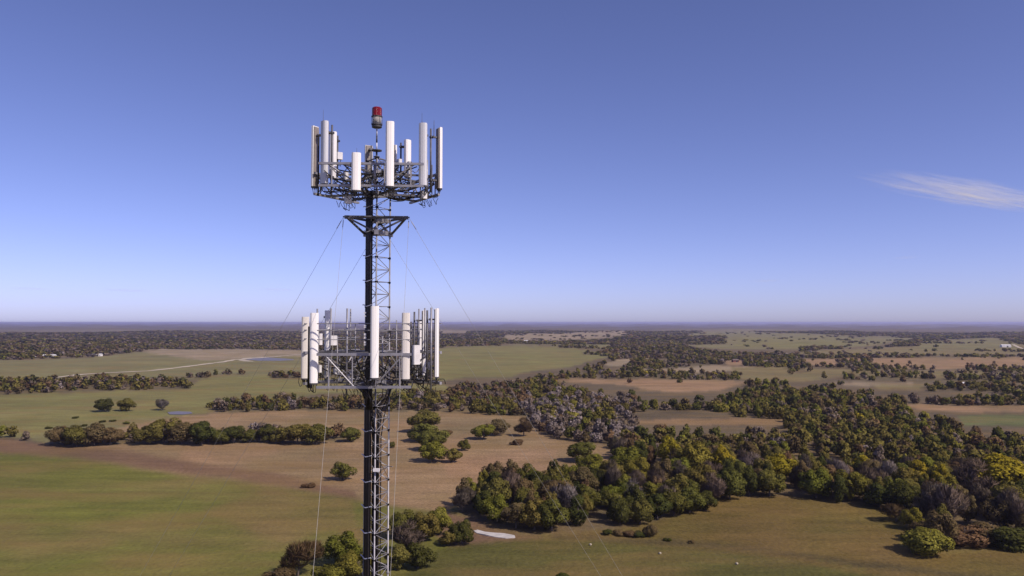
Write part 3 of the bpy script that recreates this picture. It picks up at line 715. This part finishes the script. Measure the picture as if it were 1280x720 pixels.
barn(43, 446.8, 5, 7, 3.0, M['wall_white'], M['roof_brown'], 'small farmhouse with brown roof left of the long white farmhouse', -.2)
barn(122, 445.2, 9, 8, 3.0, M['wall_white'], M['roof_white'], 'low white shed at the upper left corner of the far green field', .0)
barn(957, 454, 6, 7, 3.0, M['wall_white'], M['roof_brown'], 'pale farmhouse among trees right of the red soil patch', .2)
barn(919, 452.6, 7, 8, 3.2, M['wall_red'], M['roof_brown'], 'red barn on the bare red soil patch', .1)
for px, py, l in ((738,681.5,'pale stone in the green field between the guy wires and the boundary line'),(825,692.5,'pale stone in the field at the bottom, middle one of three'),(921,705.5,'pale stone in the field near the bottom edge, rightmost of three')):
    x, y, z = Gz(px, py); s_ = MB().lathe((0,0,0), [(.25,-.1),(.36,.1),(.4,.25),(.28,.42),(.1,.5)], 9)
    for v_ in s_.v: v_.x *= 1+.2*math.sin(v_.y*7); v_.y *= 1.2
    ob = s_.build('boulder', M['bank']); ob.location = (x, y, z); tag(ob, l, 'stone')

# ------------------------------------------------------------------ tower
TC = P(471.3, 403, 26.0); TX, TY = TC.x, TC.y
GD = [R(-84.7), R(35.3), R(155.3)]       # guy and leg directions
TD = [R(-84.7-60), R(-84.7+60), R(95.3)] # tips of the star frame
def pol(a, r, z): return Vector((TX+r*math.cos(a), TY+r*math.sin(a), z))
CR = .445; ZTOP = P(471, 200, 26).z; PITCH = .4
off = Vector((TX, TY, 0))
tower = empty('lattice_tower', (TX, TY, 0)); tag(tower, 'tall slender three-legged steel lattice mast with black cables running down its left side', 'tower')
for a in GD:
    MB().tube(pol(a, CR, 0), pol(a, CR, ZTOP), .026, 8).build('leg', M['steel'], tower, True, off)
nb = int(ZTOP/PITCH)
for f in range(3):
    a, b_ = GD[f], GD[(f+1) % 3]; mb = MB()
    for k in range(nb):
        z0 = ZTOP-(k+1)*PITCH; z1 = z0+PITCH
        if z0 < 0: break
        mb.tube(pol(a, CR, z1), pol(b_, CR, z1), .011, 5)
        p, q_ = (a, b_) if (k+f) % 2 else (b_, a); mb.tube(pol(p, CR, z0), pol(q_, CR, z1), .011, 5)
        if z1 < 59.4 and k % 2: mb.tube(pol(q_, CR, z0), pol(p, CR, z1), .011, 5)
        if k % 2 == 0:
            for t in (a, b_): mb.box(pol(t, CR-.02, z1-.01), (.09, .09, .05))
    mb.build('bracing', M['steel'], tower, False, off)
for k in range(10):                      # leg splices
    z = ZTOP-6.1*k-1.2
    if z < 1: break
    mb = MB()
    for a in GD: mb.lathe(pol(a, CR, z), [(.055, -.02), (.055, .02)], 10)
    mb.build('splice_flange', M['steel'], tower, False, off)
# cable run on the left front face
n2 = Vector((math.cos(R(215.3)), math.sin(R(215.3)), 0)); t2 = Vector((math.cos(R(-54.7)), math.sin(R(-54.7)), 0))
zU = P(471, 240, 26).z
for layer in range(2):
    for k in range(7):
        s_ = -.125+.052*k+.02*layer; pts_ = []
        for z in np.arange(0, zU, 2.2):
            pts_.append(Vector((TX, TY, z))+n2*(.29+.055*layer+random.uniform(-.006, .006))+t2*(s_+random.uniform(-.006, .006)))
        pts_.append(Vector((TX, TY, zU))+n2*(.27)+t2*s_*.8)
        MB().path(pts_, .024, 6).build('cable', M['cable_brown' if (k*3+layer) % 5 == 0 else 'cable'], tower, True, off)
z = P(471, 536, 26).z+.8*10; k = 0
while z > 1:
    mb = MB(); q0 = Vector((TX, TY, z))
    mb.path([q0+n2*.40+t2*-.23, q0+n2*.415+t2*-.1, q0+n2*.41+t2*.02+Vector((0,0,-.05)), q0+n2*.41+t2*.1+Vector((0,0,-.05)), q0+n2*.30+t2*.30+Vector((0,0,.01))], .017, 5)
    if not (60.2 < z < 61.8): mb.build('cable_bracket', M['rod'], tower, False, off)
    z -= .8
# cables of the lower platform gathered inside the lattice
zL = P(471, 486, 25.6).z
for k in range(17):
    a = random.uniform(0, 6.28); rr = random.uniform(.04, .2); a0 = R(random.choice([-40, 20, 60, 210, 240, 150]))+random.uniform(-.3, .3)
    pts_ = [pol(a0, .52, zL+.1), pol(a0, .42, zL-.25), pol(a, rr+.1, zL-.9)]+[pol(a, rr, zL-1.6-4*j) for j in range(0, 15)]
    MB().path(pts_, random.choice([.02, .024, .017]), 6).build('inner_cable', M['cable'], tower, True, off)
jb = P(470.5, 587.5, 25.5); MB().box(jb, (.2, .12, .09)).build('junction_box', M['radio'], tower, False, off)
MB().tube(P(484, 583, 25.8), P(491, 583, 25.5), .012).build('side_rod', M['steel'], tower, False, off)
for z in np.arange(zL-2, 2, -6.5): MB().path([pol(GD[0], CR+.02, z+3), pol(GD[0], CR+.04, z), pol(GD[1], CR+.04, z-1)], .006, 4).build('thin_line', M['cable'], tower, False, off)
MB().lathe((TX, TY, 0), [(1.1, -.3), (1.1, .25), (1.0, .3)], 8).build('foundation', M['concrete'], tower, False, off)
# climbing pegs / white clips at the left side of the bundle
for py in (391, 395, 407, 409, 418, 422, 428, 431, 448, 451, 455, 460, 474):
    p = P(456.5 if py < 440 else 455.5, py, 25.75); MB().box(p, (.075, .05, .04 if py % 2 else .07)).build('clip', M['radio'], tower, False, off)
# star frame
sf = empty('guy_star_frame', (TX, TY, 0)); tag(sf, 'triangular star-shaped steel frame on the mast where the guy wires start', 'bracket')
zS = P(471, 272, 25.5).z; zS2 = P(471, 291, 25.6).z; TR = 1.09
for a in TD:
    arm = MB(); tip = pol(a, TR, zS)
    for g in GD:
        if abs(((g-a+math.pi) % (2*math.pi))-math.pi) < R(70):
            arm.bar(tip, pol(g, CR+.03, zS), .05, .06); arm.bar(tip, pol(g, CR+.03, zS2), .055, .055)
    arm.box(tip, (.12, .12, .1)); arm.bar(tip, pol(a, TR+.12, zS+.01), .03, .03)
    arm.build('star_arm', M['steel_dark'], sf, False, off)
for f in range(3):
    a, b_ = TD[f], TD[(f+1) % 3]
    MB().bar(pol(a, TR, zS+.03), pol(b_, TR, zS+.03), .06, .045).build('tie_bar', M['steel_dark'], sf, False, off)
    g, g2 = GD[f], GD[(f+1) % 3]
    MB().bar(pol(g, CR+.02, zS2+.03), pol(g2, CR+.02, zS2+.03), .03, .13).build('gusset_plate', M['steel'], sf, False, off)
    MB().bar(pol(g, CR+.02, zS-.03), pol(g2, CR+.02, zS-.03), .03, .12).build('gusset_plate', M['steel'], sf, False, off)
    MB().box(pol(g, CR+.03, zS2+.02), (.13, .13, .16)).build('leg_clamp', M['steel'], sf, False, off)
# guy wires
RA = 48.6
WL = {(0,0): 'near guy wire dropping from the left tip of the star frame past the lower platform', (0,1): 'near guy wire dropping from the right tip of the star frame alongside the mast',
      (1,1): 'outer guy wire slanting down to the right from the star frame\'s right tip', (1,2): 'inner guy wire slanting down to the right from behind the mast',
      (2,0): 'outer guy wire slanting down to the left from the star frame\'s left tip', (2,2): 'inner guy wire slanting down to the left from behind the mast'}
for (g, t), lab in WL.items():
    a = pol(TD[t], TR+.1, zS); e = pol(GD[g], RA, 0.2); mb = MB(); pts_ = []
    for i in range(25):
        k = i/24; p = a.lerp(e, k); p.z -= 4*.55*k*(1-k); pts_.append(p)
    mb.path(pts_, .0046, 5)
    u = (e-a).normalized(); mb.path([a+u*.15, a+u*.45], .012, 6)      # preformed grip near the top
    o_ = mb.build('guy_wire', M['wire'], None, True, a); o_.location = a; tag(o_, lab, 'guy wire', 'guy wires of the mast')

# ------------------------------------------------------------------ antennas
def antenna(px, yt, yb, Y, wpx, yaw, label, group, mat='radome', depth=.13, pipe=True, cables=3, hw=None):
    """panel antenna: faces direction yaw (degrees, from +X)"""
    top = P(px, yt, Y); bot = P(px, yb, Y); hgt_ = top.z-bot.z; wm = hw or wpx*Y/F
    base = Vector((bot.x, Y, bot.z)); e = empty('panel_antenna', base, R(yaw)+math.pi/2); tag(e, label, 'antenna', group)
    # local frame: front is -Y
    prof = [(-wm/2, depth*.35), (-wm/2, -depth*.25), (-wm*.36, -depth*.55), (-wm*.15, -depth*.66), (wm*.15, -depth*.66), (wm*.36, -depth*.55), (wm/2, -depth*.25), (wm/2, depth*.35)]
    rdm = MB().prism(prof, .03, hgt_-.02).build('radome', M[mat], e)
    MB().prism([(x*.97, y*.97) for x, y in prof], hgt_-.0195, hgt_).build('end_cap', M[mat], rdm)
    MB().box((0, depth*.35+.018, hgt_/2), (wm*.8, .03, hgt_*.97)).build('back_plate', M['back'], e)
    MB().prism([(x*.94, y*.94) for x, y in prof], -.015, .028).build('base_cap', M['base_plate'], rdm)
    for k, zz in enumerate((.14*hgt_, .84*hgt_)):
        mb = MB(); mb.box((0, depth*.35+.10, zz), (.09, .15, .05)); mb.box((0, depth*.35+.19, zz), (.15, .035, .07)); mb.box((0, depth*.35+.27, zz), (.15, .03, .06))
        for s_ in (-.055, .055): mb.tube((s_, depth*.35+.17, zz), (s_, depth*.35+.30, zz), .007, 5)
        mb.build('mounting_bracket', M['steel_dark'], e)
    for k in range(cables):
        x0 = -wm*.3+wm*.6*k/max(1, cables-1); mb = MB()
        mb.path([(x0, 0, -.01), (x0, 0, -.07)], .017, 6)
        sw = random.uniform(-.12, .12); mb.path([(x0, 0, -.06), (x0+sw*.3, .03, -.19-.03*k), (x0+sw, .16, -.24-.02*k), (x0+sw*1.6, .34, -.12), (x0+sw*1.2, .46, .08)], .0095, 5)
        mb.build('jumper_cable', M['cable'], e)
    return e, base, hgt_
def back_of(px, Y, yaw, dist, py=403):   # plan position of the mounting pipe behind a panel
    p = P(px, py, Y); return Vector((p.x-math.cos(R(yaw))*dist, p.y-math.sin(R(yaw))*dist, 0))
UG = 'panel antennas on the upper platform'; LG = 'panel antennas on the lower platform'
AU = [ # px, top, bottom, Y, width px, yaw, label, mat
 (405, 151.5, 231, 24.55, 10.5, -128, 'tall shade-toned grey panel antenna at the front left corner of the upper platform', 'radome_grey'),
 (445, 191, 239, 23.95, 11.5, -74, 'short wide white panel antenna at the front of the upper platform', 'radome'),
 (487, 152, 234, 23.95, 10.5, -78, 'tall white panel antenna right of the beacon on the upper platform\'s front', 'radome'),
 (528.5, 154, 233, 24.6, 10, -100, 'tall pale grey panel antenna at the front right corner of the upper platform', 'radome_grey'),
 (393, 158, 234.5, 26.0, 7, 152, 'panel antenna at the far left of the upper platform, seen from its brown back', 'radome'),
 (415.5, 165, 222, 27.2, 9, -112, 'white panel antenna just behind the front left corner of the upper platform', 'radome'),
 (460.5, 182, 222, 28.1, 6, 120, 'grey-backed panel antenna behind the mast on the upper platform', 'radome_cream'),
 (492.5, 181.5, 224, 28.1, 7, 60, 'narrow white panel antenna mostly hidden behind the tall one by the beacon', 'radome'),
 (509.5, 175, 222, 27.7, 7.5, -32, 'white panel antenna at the back right of the upper platform', 'radome'),
 (549, 160, 237, 26.0, 8, 30, 'panel antenna with brown back and white edge at the upper platform\'s far right', 'radome')]
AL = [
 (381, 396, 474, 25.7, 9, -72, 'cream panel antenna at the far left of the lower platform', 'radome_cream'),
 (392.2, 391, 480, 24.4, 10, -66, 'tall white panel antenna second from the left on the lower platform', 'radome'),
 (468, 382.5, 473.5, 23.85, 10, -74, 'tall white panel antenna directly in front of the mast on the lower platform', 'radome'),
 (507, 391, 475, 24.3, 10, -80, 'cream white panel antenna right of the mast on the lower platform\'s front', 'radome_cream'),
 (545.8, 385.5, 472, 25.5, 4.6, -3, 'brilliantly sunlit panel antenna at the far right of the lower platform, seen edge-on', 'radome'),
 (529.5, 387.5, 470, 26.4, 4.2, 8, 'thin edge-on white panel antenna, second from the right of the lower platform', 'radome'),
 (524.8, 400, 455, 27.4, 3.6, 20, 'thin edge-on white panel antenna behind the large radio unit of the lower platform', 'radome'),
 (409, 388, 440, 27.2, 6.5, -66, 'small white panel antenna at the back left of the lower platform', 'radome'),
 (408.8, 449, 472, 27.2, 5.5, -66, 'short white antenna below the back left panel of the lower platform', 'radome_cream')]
HWU = {}
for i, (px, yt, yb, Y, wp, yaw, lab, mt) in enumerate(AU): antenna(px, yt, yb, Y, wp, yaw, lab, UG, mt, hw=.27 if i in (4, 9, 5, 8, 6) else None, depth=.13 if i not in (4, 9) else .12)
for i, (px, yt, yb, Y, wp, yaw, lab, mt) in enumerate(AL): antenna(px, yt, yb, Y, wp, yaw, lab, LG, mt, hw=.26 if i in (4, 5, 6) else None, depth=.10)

def radio(px, py, Y, wpx, hpx, yaw, label, group, dia=False):
    p = P(px, py, Y); wm = wpx*Y/F; hm = hpx*Y/F; e = empty('remote_radio', (p.x, p.y, p.z-hm/2), R(yaw)+math.pi/2); tag(e, label, 'radio unit', group)
    MB().prism([(-wm/2,.05),(-wm/2,-.05),(-wm/2+.02,-.075),(wm/2-.02,-.075),(wm/2,-.05),(wm/2,.05)], 0, hm).build('housing', M['radio'], e)
    fb = MB()
    for k in range(6): fb.box((-wm*.4+wm*.8*k/5, .075, hm/2), (.008, .05, hm*.9))
    fb.build('heat_sink', M['steel_dark'], e)
    MB().box((0, .12, hm/2), (.1, .06, hm*.4)).build('mounting_bracket', M['steel_dark'], e)
    mb = MB()
    for k in (-1, 1): mb.path([(k*wm*.25, 0, 0), (k*wm*.25, .02, -.12), (k*wm*.3+.05, .12, -.2), (k*wm*.1, .28, -.12)], .011, 5)
    mb.build('jumper_cable', M['cable'], e)
RG = 'remote radio units on the platforms'
for a in [(424, 195, 27.5, 8, 9, -80, 'white square radio unit beside the back left antenna of the upper platform'),
          (499.5, 202.5, 27.2, 5, 7, -80, 'small white radio unit between the antennas at the back right of the upper platform'),
          (416, 217, 25.8, 7, 11, -60, 'white rounded radio unit inside the left corner of the upper platform'),
          (435, 250, 25.0, 8, 9, -60, 'white radio unit hanging below the upper platform left of the mast'),
          (432.5, 221, 25.2, 5, 14, -70, 'narrow pale radio unit behind the short wide antenna of the upper platform'),
          (512, 212, 26.4, 5, 20, -20, 'sunlit narrow radio unit inside the right corner of the upper platform'),
          (530, 244, 25.0, 7, 9, -70, 'radio unit below the front right corner antenna of the upper platform'),
          (416.5, 425.5, 26.3, 9, 12, -75, 'cream square radio unit behind the left railing of the lower platform'),
          (400, 424, 26.1, 5, 14, -80, 'slim white radio unit just right of the tall left antenna on the lower platform'),
          (420.5, 463.5, 26.2, 6, 10, -80, 'small white radio unit low at the left of the lower platform'),
          (399.5, 461, 26.0, 4, 9, -80, 'tiny white radio unit low beside the tall left antenna of the lower platform'),
          (520, 443.5, 25.4, 9.5, 24, -70, 'large white radio unit right of the cream antenna on the lower platform'),
          (536.7, 457.5, 25.8, 3.4, 9, -80, 'tiny white box on the rightmost pipe of the lower platform'),
          (437.5, 474.5, 25.6, 5, 5, -60, 'small white fitting on the floor frame of the lower platform left of the mast')]:
    radio(*a[:5], -52, a[6], RG)

# ------------------------------------------------------------------ platforms
def platform(name_label, faces, collar, rails_z, clutter_z, pipes, rng_seed):
    r = random.Random(rng_seed); e = empty('antenna_platform', (TX, TY, 0)); tag(e, name_label, 'platform')
    z0, z1 = collar
    for (a, b_) in faces:
        a = Vector(a); b_ = Vector(b_)
        fr = MB()
        for z, rr in rails_z: fr.bar(Vector((a.x, a.y, z)), Vector((b_.x, b_.y, z)), rr*2, rr*2) if rr > .03 else fr.tube(Vector((a.x, a.y, z)), Vector((b_.x, b_.y, z)), rr, 6)
        z0, z1 = collar
        for k in range(4):
            p = a.lerp(b_, (k+.5)/4); fr.tube((p.x, p.y, z0), (p.x, p.y, z1), .022, 6)
        fro = fr.build('face_frame', M['steel'], e, False, off)
        dg = MB(); q0 = a.lerp(b_, .08); q1 = a.lerp(b_, .40); dg.tube((q0.x, q0.y, z1), (q1.x, q1.y, z0), .024, 6); dg.build('face_diagonal', M['steel'], fro, False, off); dg = MB(); q0 = a.lerp(b_, .92); q1 = a.lerp(b_, .6); dg.tube((q0.x, q0.y, z1), (q1.x, q1.y, z0), .024, 6)
        dg.build('face_diagonal', M['steel'], fro, False, off)
        c = a.lerp(b_, .5); n_ = (c-Vector((TX, TY))).normalized(); 
        for s_ in (-1, 1):
            m_ = a.lerp(b_, .5+.27*s_); rt = Vector((TX, TY))+n_*.3+((b_-a).normalized())*.2*s_
            for z in (z0, z1):
                ar = MB(); ar.bar((rt.x, rt.y, z), (m_.x, m_.y, z), .06, .06); sa_ = ar.build('support_arm', M['steel_dark'], e, False, off)
            ar = MB(); ar.tube((rt.x, rt.y, z0), (m_.x, m_.y, z1), .02); ar.tube((rt.x, rt.y, z1), ((rt.x+m_.x)/2, (rt.y+m_.y)/2, z0), .02); ar.build('arm_brace', M['steel_dark'], sa_, False, off)
        # drooping jumper bundles along the arms
        for k in range(20 if z0 > 63 else 9):
            m_ = a.lerp(b_, r.uniform(.05, .95)); zz = r.uniform(z0, z1); hub = pol(math.atan2(n_.y, n_.x)+r.uniform(-.7, .7), .38, r.uniform(z0-.2, z1))
            mid = Vector(((m_.x+hub.x)/2, (m_.y+hub.y)/2, min(zz, hub.z)-r.uniform(.02, .3)))
            st_ = Vector((m_.x, m_.y, zz)); pts_ = [st_*(1-t)**2+mid*2*t*(1-t)+hub*t*t for t in np.linspace(0, 1, 8)]
            MB().path(pts_, r.uniform(.011, .022), 5).build('feeder_cable', M['cable'], e, False, off)
        for k in range(4):
            m_ = a.lerp(b_, r.uniform(.1, .9)); zz = z0-r.uniform(.05, .15); q = [Vector((m_.x+.16*math.sin(t*2)*r.uniform(.6, 1.2)-.1*n_.x, m_.y-.1*n_.y, zz-.22*math.sin(t*math.pi))) for t in np.linspace(0, 1, 7)]
            MB().path(q, .009, 5).build('cable_loop', M['cable'], e, False, off)
    z0, z1 = collar
    for z in (z0, z1):
        cb = MB()
        for f in range(3): cb.bar(pol(GD[f], CR+.08, z), pol(GD[(f+1) % 3], CR+.08, z), .05, .12)
        cb.build('collar', M['steel'], e, False, off)
    for (x, y, zb, zt, rr, mt) in pipes: MB().tube((x, y, zb), (x, y, zt), rr, 8).build('mounting_pipe', M[mt], e, True, off)
    return e
def pipes_for(A, ext=(.12, .06), hwid=.10):
    out = []
    for px, yt, yb, Y, wp, yaw, lab, mt in A:
        p = back_of(px, Y, yaw, .305, (yt+yb)/2); out.append((p.x, p.y, P(px, yb, Y).z-ext[0], P(px, yt, Y).z+ext[1]-.12, .03, 'steel_dark'))
    return out
def face(ang, dist, half, shift=0):
    c = Vector((TX+dist*math.cos(R(ang)), TY+dist*math.sin(R(ang)))); t = Vector((-math.sin(R(ang)), math.cos(R(ang))))
    return (c+t*(shift-half), c+t*(shift+half))
zu0, zu1 = P(471, 233, 24.4).z, P(471, 205.5, 24.4).z
pU = pipes_for(AU)
def pp(px, yt, yb, Y, r_=.028, mt='steel'):
    a = P(px, (yt+yb)/2, Y); return (a.x, a.y, P(px, yb, Y).z, P(px, yt, Y).z, r_, mt)
pU += [pp(398, 171, 245, 25.2, .03, 'cable'), pp(468.5, 205, 232, 24.4, .04, 'steel'), pp(540, 206, 243, 25.6, .015, 'steel_dark'), pp(534, 200, 247, 25.2, .03), pp(542.5, 152, 160, 25.9, .008, 'steel_dark')]
fU = [face(-88, 1.72, 1.60, .02), face(32, 1.66, 1.12), face(152, 1.70, 1.12)]
platform('upper antenna platform, grey steel triangle of rails and arms just below the red beacon', fU, (zu0, zu1), [(zu0, .035), (zu1, .035)], None, pU, 5)
zl0, zl1 = P(471, 484, 24.2).z, P(471, 443, 24.2).z
fL = [face(-88, 1.80, 1.42, -.14), face(33, 1.62, 1.36), face(153, 1.80, 1.40)]
pL = pipes_for(AL)+[pp(386.4, 408, 485, 25.0, .045, 'cable'), pp(433.6, 385.5, 493, 24.3), pp(438, 386, 440, 27.2, .025), pp(396.2, 386, 470, 25.6, .025), pp(413.3, 385.5, 470, 26.6, .028), pp(523.5, 386, 470, 26.8, .025),
   pp(531, 385, 440, 26.0, .025), pp(538.9, 384.5, 487.5, 25.2, .03), pp(495.5, 400, 490, 25.0, .018), pp(478, 420, 470, 25.2, .02), pp(444, 404, 490, 26.4, .015), pp(421.5, 420, 490, 25.6, .014)]
platform('lower antenna platform, wider grey steel frame with handrails around the mast', fL, (zl0, zl1), [(zl0, .04), (zl1, .04), (P(471, 404.5, 24.2).z, .018), (P(471, 413, 24.2).z, .018), (P(471, 424.5, 24.2).z, .014)], None, pL, 8)
lpf = [o for o in bpy.data.objects if o.name.startswith('antenna_platform')][-1]
for (x0, y0, x1, y1, Y0, Y1, w_, mt) in ((412, 446, 440, 474, 25.0, 25.2, .035, 'steel'), (434, 451, 457, 474.5, 24.4, 25.4, .035, 'steel'), (452, 445, 433, 474, 25.6, 25.0, .075, 'steel'), (420, 452, 436, 438, 26.4, 26.6, .03, 'steel_dark'),
                                     (444, 483.5, 458, 475, 25.0, 25.6, .06, 'steel'), (482, 470, 476, 446, 25.6, 25.4, .06, 'steel'), (486, 440, 478, 424, 26.2, 26.4, .04, 'steel_dark')):
    MB().bar(P(x0, y0, Y0), P(x1, y1, Y1), w_, w_*.5).build('knee_brace', M[mt], lpf, False, off)
rr_ = random.Random(4)
for k in range(16):                      # cables leaving the run and fanning out under the lower platform
    x0 = rr_.uniform(446, 466); x1 = 457+rr_.uniform(0, 9); Yk = rr_.uniform(25.2, 25.7)
    MB().path([P(x0, 484+rr_.uniform(-3, 2), Yk), P(x0+(x1-x0)*.3, 489, Yk), P(x1, 498, Yk+.05), P(x1, 512, Yk+.1)], .02, 6).build('fan_cable', M['cable'], lpf, True, off)
for k in range(26):                      # loose coax loops under the antennas
    px_c, py_c, Yc = rr_.choice([(507, 478, 24.5), (507, 480, 24.6), (518, 470, 25.4), (522, 474, 25.6), (392, 483, 24.6), (468, 477, 24.2), (488, 420, 25.8), (482, 415, 26), (528, 478, 25.8), (546, 476, 25.4)])
    c_ = P(px_c+rr_.uniform(-6, 6), py_c+rr_.uniform(-3, 4), Yc); a0 = rr_.uniform(0, 6.28); q = []
    for t in np.linspace(0, rr_.uniform(3, 5.5), 9): q.append(c_+Vector((math.cos(a0+t)*.13, rr_.uniform(-.04, .04), math.sin(a0+t)*rr_.uniform(.13, .19))))
    MB().path(q, .014, 5).build('cable_loop', M['cable'], lpf, True, off)
upf = [o for o in bpy.data.objects if o.name.startswith('antenna_platform')][0]
for k in range(34):
    c_ = P(rr_.choice([452, 462, 470, 480, 440, 500, 512, 432])+rr_.uniform(-8, 8), rr_.uniform(208, 246), rr_.uniform(24.9, 26.6)); a0 = rr_.uniform(0, 6.28); q = []
    for t in np.linspace(0, rr_.uniform(2, 5), 8): q.append(c_+Vector((math.cos(a0+t)*.2, rr_.uniform(-.06, .06), math.sin(a0+t)*rr_.uniform(.1, .2))))
    MB().path(q, rr_.uniform(.012, .02), 5).build('cable_loop', M['cable' if k % 5 else 'cable_pale'], upf, True, off)
# lightning rods (thin whips)
for px, yt, yb, Y, lab in ((404, 137, 152, 24.6, 'thin lightning rod above the tall left antenna of the upper platform'), (527.5, 141, 154, 24.7, 'thin lightning rod above the front right antenna of the upper platform'),
                           (542.5, 150, 162, 25.9, 'thin lightning rod beside the far right antenna of the upper platform'), (446, 185, 192, 24.2, 'short lightning rod above the short wide antenna')):
    a = P(px, yb, Y); b_ = P(px, yt, Y); mb = MB(); mb.tube((0, 0, -.25), (0, 0, .05), .014, 6); mb.tube((0, 0, 0), (0, 0, b_.z-a.z), .0065, 5, .004)
    o_ = mb.build('lightning_rod', M['steel_dark']); o_.location = a; tag(o_, lab, 'lightning rod', 'lightning rods on the upper platform')

# ------------------------------------------------------------------ beacon
BY = 26.0; bz = lambda py: P(471, py, BY).z; bx = P(471, 170, BY).x
bc = empty('warning_beacon', (bx, BY, bz(205))); tag(bc, 'red and clear aviation warning light on a slim pole atop the mast', 'beacon')
o0 = Vector((bx, BY, bz(205)))
def lz(py): return bz(py)-bz(205)
MB().tube((0, 0, 0), (0, 0, lz(188)), .03, 8).build('pole', M['steel_dark'], bc, True)
MB().tube((0, 0, lz(188)), (0, 0, lz(178.5)), .024, 8).build('pole', M['rod'], bc, True)
MB().tube((0, 0, lz(178.5)), (0, 0, lz(170)), .026, 8).build('pole', M['base_plate'], bc, True)
MB().tube((0, 0, lz(170)), (0, 0, lz(160)), .024, 8).build('pole', M['rod'], bc, True)
MB().lathe((0, 0, 0), [(.05, lz(189)), (.17, lz(188.8)), (.17, lz(187.6)), (.05, lz(187.4))], 20).build('round_plate', M['base_plate'], bc)
MB().lathe((0, 0, 0), [(.03, lz(197)), (.10, lz(196.6)), (.10, lz(195.6)), (.03, lz(195.2))], 16).build('round_plate', M['base_plate'], bc)
MB().lathe((0, 0, 0), [(.13, lz(160)), (.165, lz(159.4)), (.165, lz(157.4)), (.14, lz(157.2)), (.14, lz(156.8)), (.178, lz(156.6)), (.178, lz(154.8)), (.16, lz(154.6))], 24).build('base', M['base_plate'], bc)
MB().lathe((0, 0, 0), [(.155, lz(154.6)+.001), (.155, lz(146.4))], 24).build('clear_lens', M['clear_lens'], bc, True)
MB().lathe((0, 0, 0), [(.175, lz(146.4)+.002), (.175, lz(145.3))], 24).build('lens_ring', M['base_plate'], bc)
MB().lathe((0, 0, 0), [(.163, lz(145.3)+.002), (.163, lz(136.0)), (.156, lz(135.2)), (.12, lz(134.2))], 24).build('red_lens', M['red_lens'], bc)
mb = MB()
for k in range(6):
    a = k*math.pi/3+.2; mb.tube((.178*math.cos(a), .178*math.sin(a), lz(156)), (.178*math.cos(a), .178*math.sin(a), lz(145)), .006, 5)
mb.build('lens_guard', M['steel_dark'], bc)
# tripod that carries the pole
mb = MB()
for a in GD: q_ = pol(a, CR, ZTOP)-o0; mb.tube(q_, (0, 0, lz(198)), .018, 6)
mb.build('tripod_brace', M['steel_dark'], bc)

# ------------------------------------------------------------------ air and cloud
hz_ = MB().box((0, 0, 26), (126000, 126000, 89)).build('haze', None)
m, n, o = newmat('haze'); v = n.nodes.new('ShaderNodeVolumePrincipled'); v.inputs['Color'].default_value = (.60, .62, .95, 1); v.inputs['Density'].default_value = 5.0e-5; v.inputs['Anisotropy'].default_value = .2
n.links.new(v.outputs[0], o.inputs['Volume']); hz_.data.materials.append(m); tag(hz_, kind='stuff')
def cloud(loc, size, rz, dens, label, seed, nsc=2.4):
    bpy_me = bpy.data.meshes.new('cloud'); import bmesh
    bm = bmesh.new(); bmesh.ops.create_icosphere(bm, subdivisions=3, radius=1)
    for v_ in bm.verts: v_.co *= 1+.08*math.sin(v_.co.x*5+seed)
    bm.to_mesh(bpy_me); bm.free(); ob = bpy.data.objects.new('cloud', bpy_me); COL.objects.link(ob); ob.location = loc; ob.scale = size; ob.rotation_euler = (0, 0, rz)
    m, n, o = newmat('cloud_vapour'); v = n.nodes.new('ShaderNodeVolumePrincipled'); v.inputs['Color'].default_value = (.93, .95, 1, 1); v.inputs['Anisotropy'].default_value = 0
    tc = n.nodes.new('ShaderNodeTexCoord'); mp = n.nodes.new('ShaderNodeMapping'); mp.inputs['Scale'].default_value = (1, 4.2, 1); mp.inputs['Location'].default_value = (seed, seed*2, 0); n.links.new(tc.outputs['Object'], mp.inputs[0])
    q = n.nodes.new('ShaderNodeTexNoise'); q.inputs['Scale'].default_value = nsc; q.inputs['Detail'].default_value = 6; q.inputs['Distortion'].default_value = .6; n.links.new(mp.outputs[0], q.inputs[0])
    mr = n.nodes.new('ShaderNodeMapRange'); mr.inputs[1].default_value = .46; mr.inputs[2].default_value = .82; n.links.new(q.outputs[0], mr.inputs[0])
    ln = n.nodes.new('ShaderNodeVectorMath'); ln.operation = 'LENGTH'; n.links.new(tc.outputs['Object'], ln.inputs[0])
    fo = n.nodes.new('ShaderNodeMapRange'); fo.interpolation_type = 'SMOOTHSTEP'; fo.inputs[1].default_value = .95; fo.inputs[2].default_value = .15; n.links.new(ln.outputs['Value'], fo.inputs[0])
    a = n.nodes.new('ShaderNodeMath'); a.operation = 'MULTIPLY'; n.links.new(mr.outputs[0], a.inputs[0]); n.links.new(fo.outputs[0], a.inputs[1])
    b_ = n.nodes.new('ShaderNodeMath'); b_.operation = 'MULTIPLY'; b_.inputs[1].default_value = dens; n.links.new(a.outputs[0], b_.inputs[0]); n.links.new(b_.outputs[0], v.inputs['Density'])
    n.links.new(v.outputs[0], o.inputs['Volume']); bpy_me.materials.append(m); tag(ob, label, 'cloud')
cloud((5650, 9650, 1610), (2900, 600, 95), math.atan2(1900, 2600), .013, 'thin wispy white cloud alone in the blue sky at the right', 1.7)

for px, py, sz_, lab in ((160, 363, 900, 'faint thin cloud streak low over the left horizon'), (38, 361, 700, 'faint thin cloud streak low at the left edge of the sky'), (345, 362, 800, 'faint thin cloud streak low in the sky left of the mast'),
                      (958, 351, 600, 'faint cloud streak low in the sky right of the mast'), (1132, 322, 500, 'tiny faint cloud below the wispy white cloud at the right')):
    p = P(px, py, 26000); cloud(tuple(p), (sz_, sz_*1.6, 55), 0, .0016, lab, px*.01)
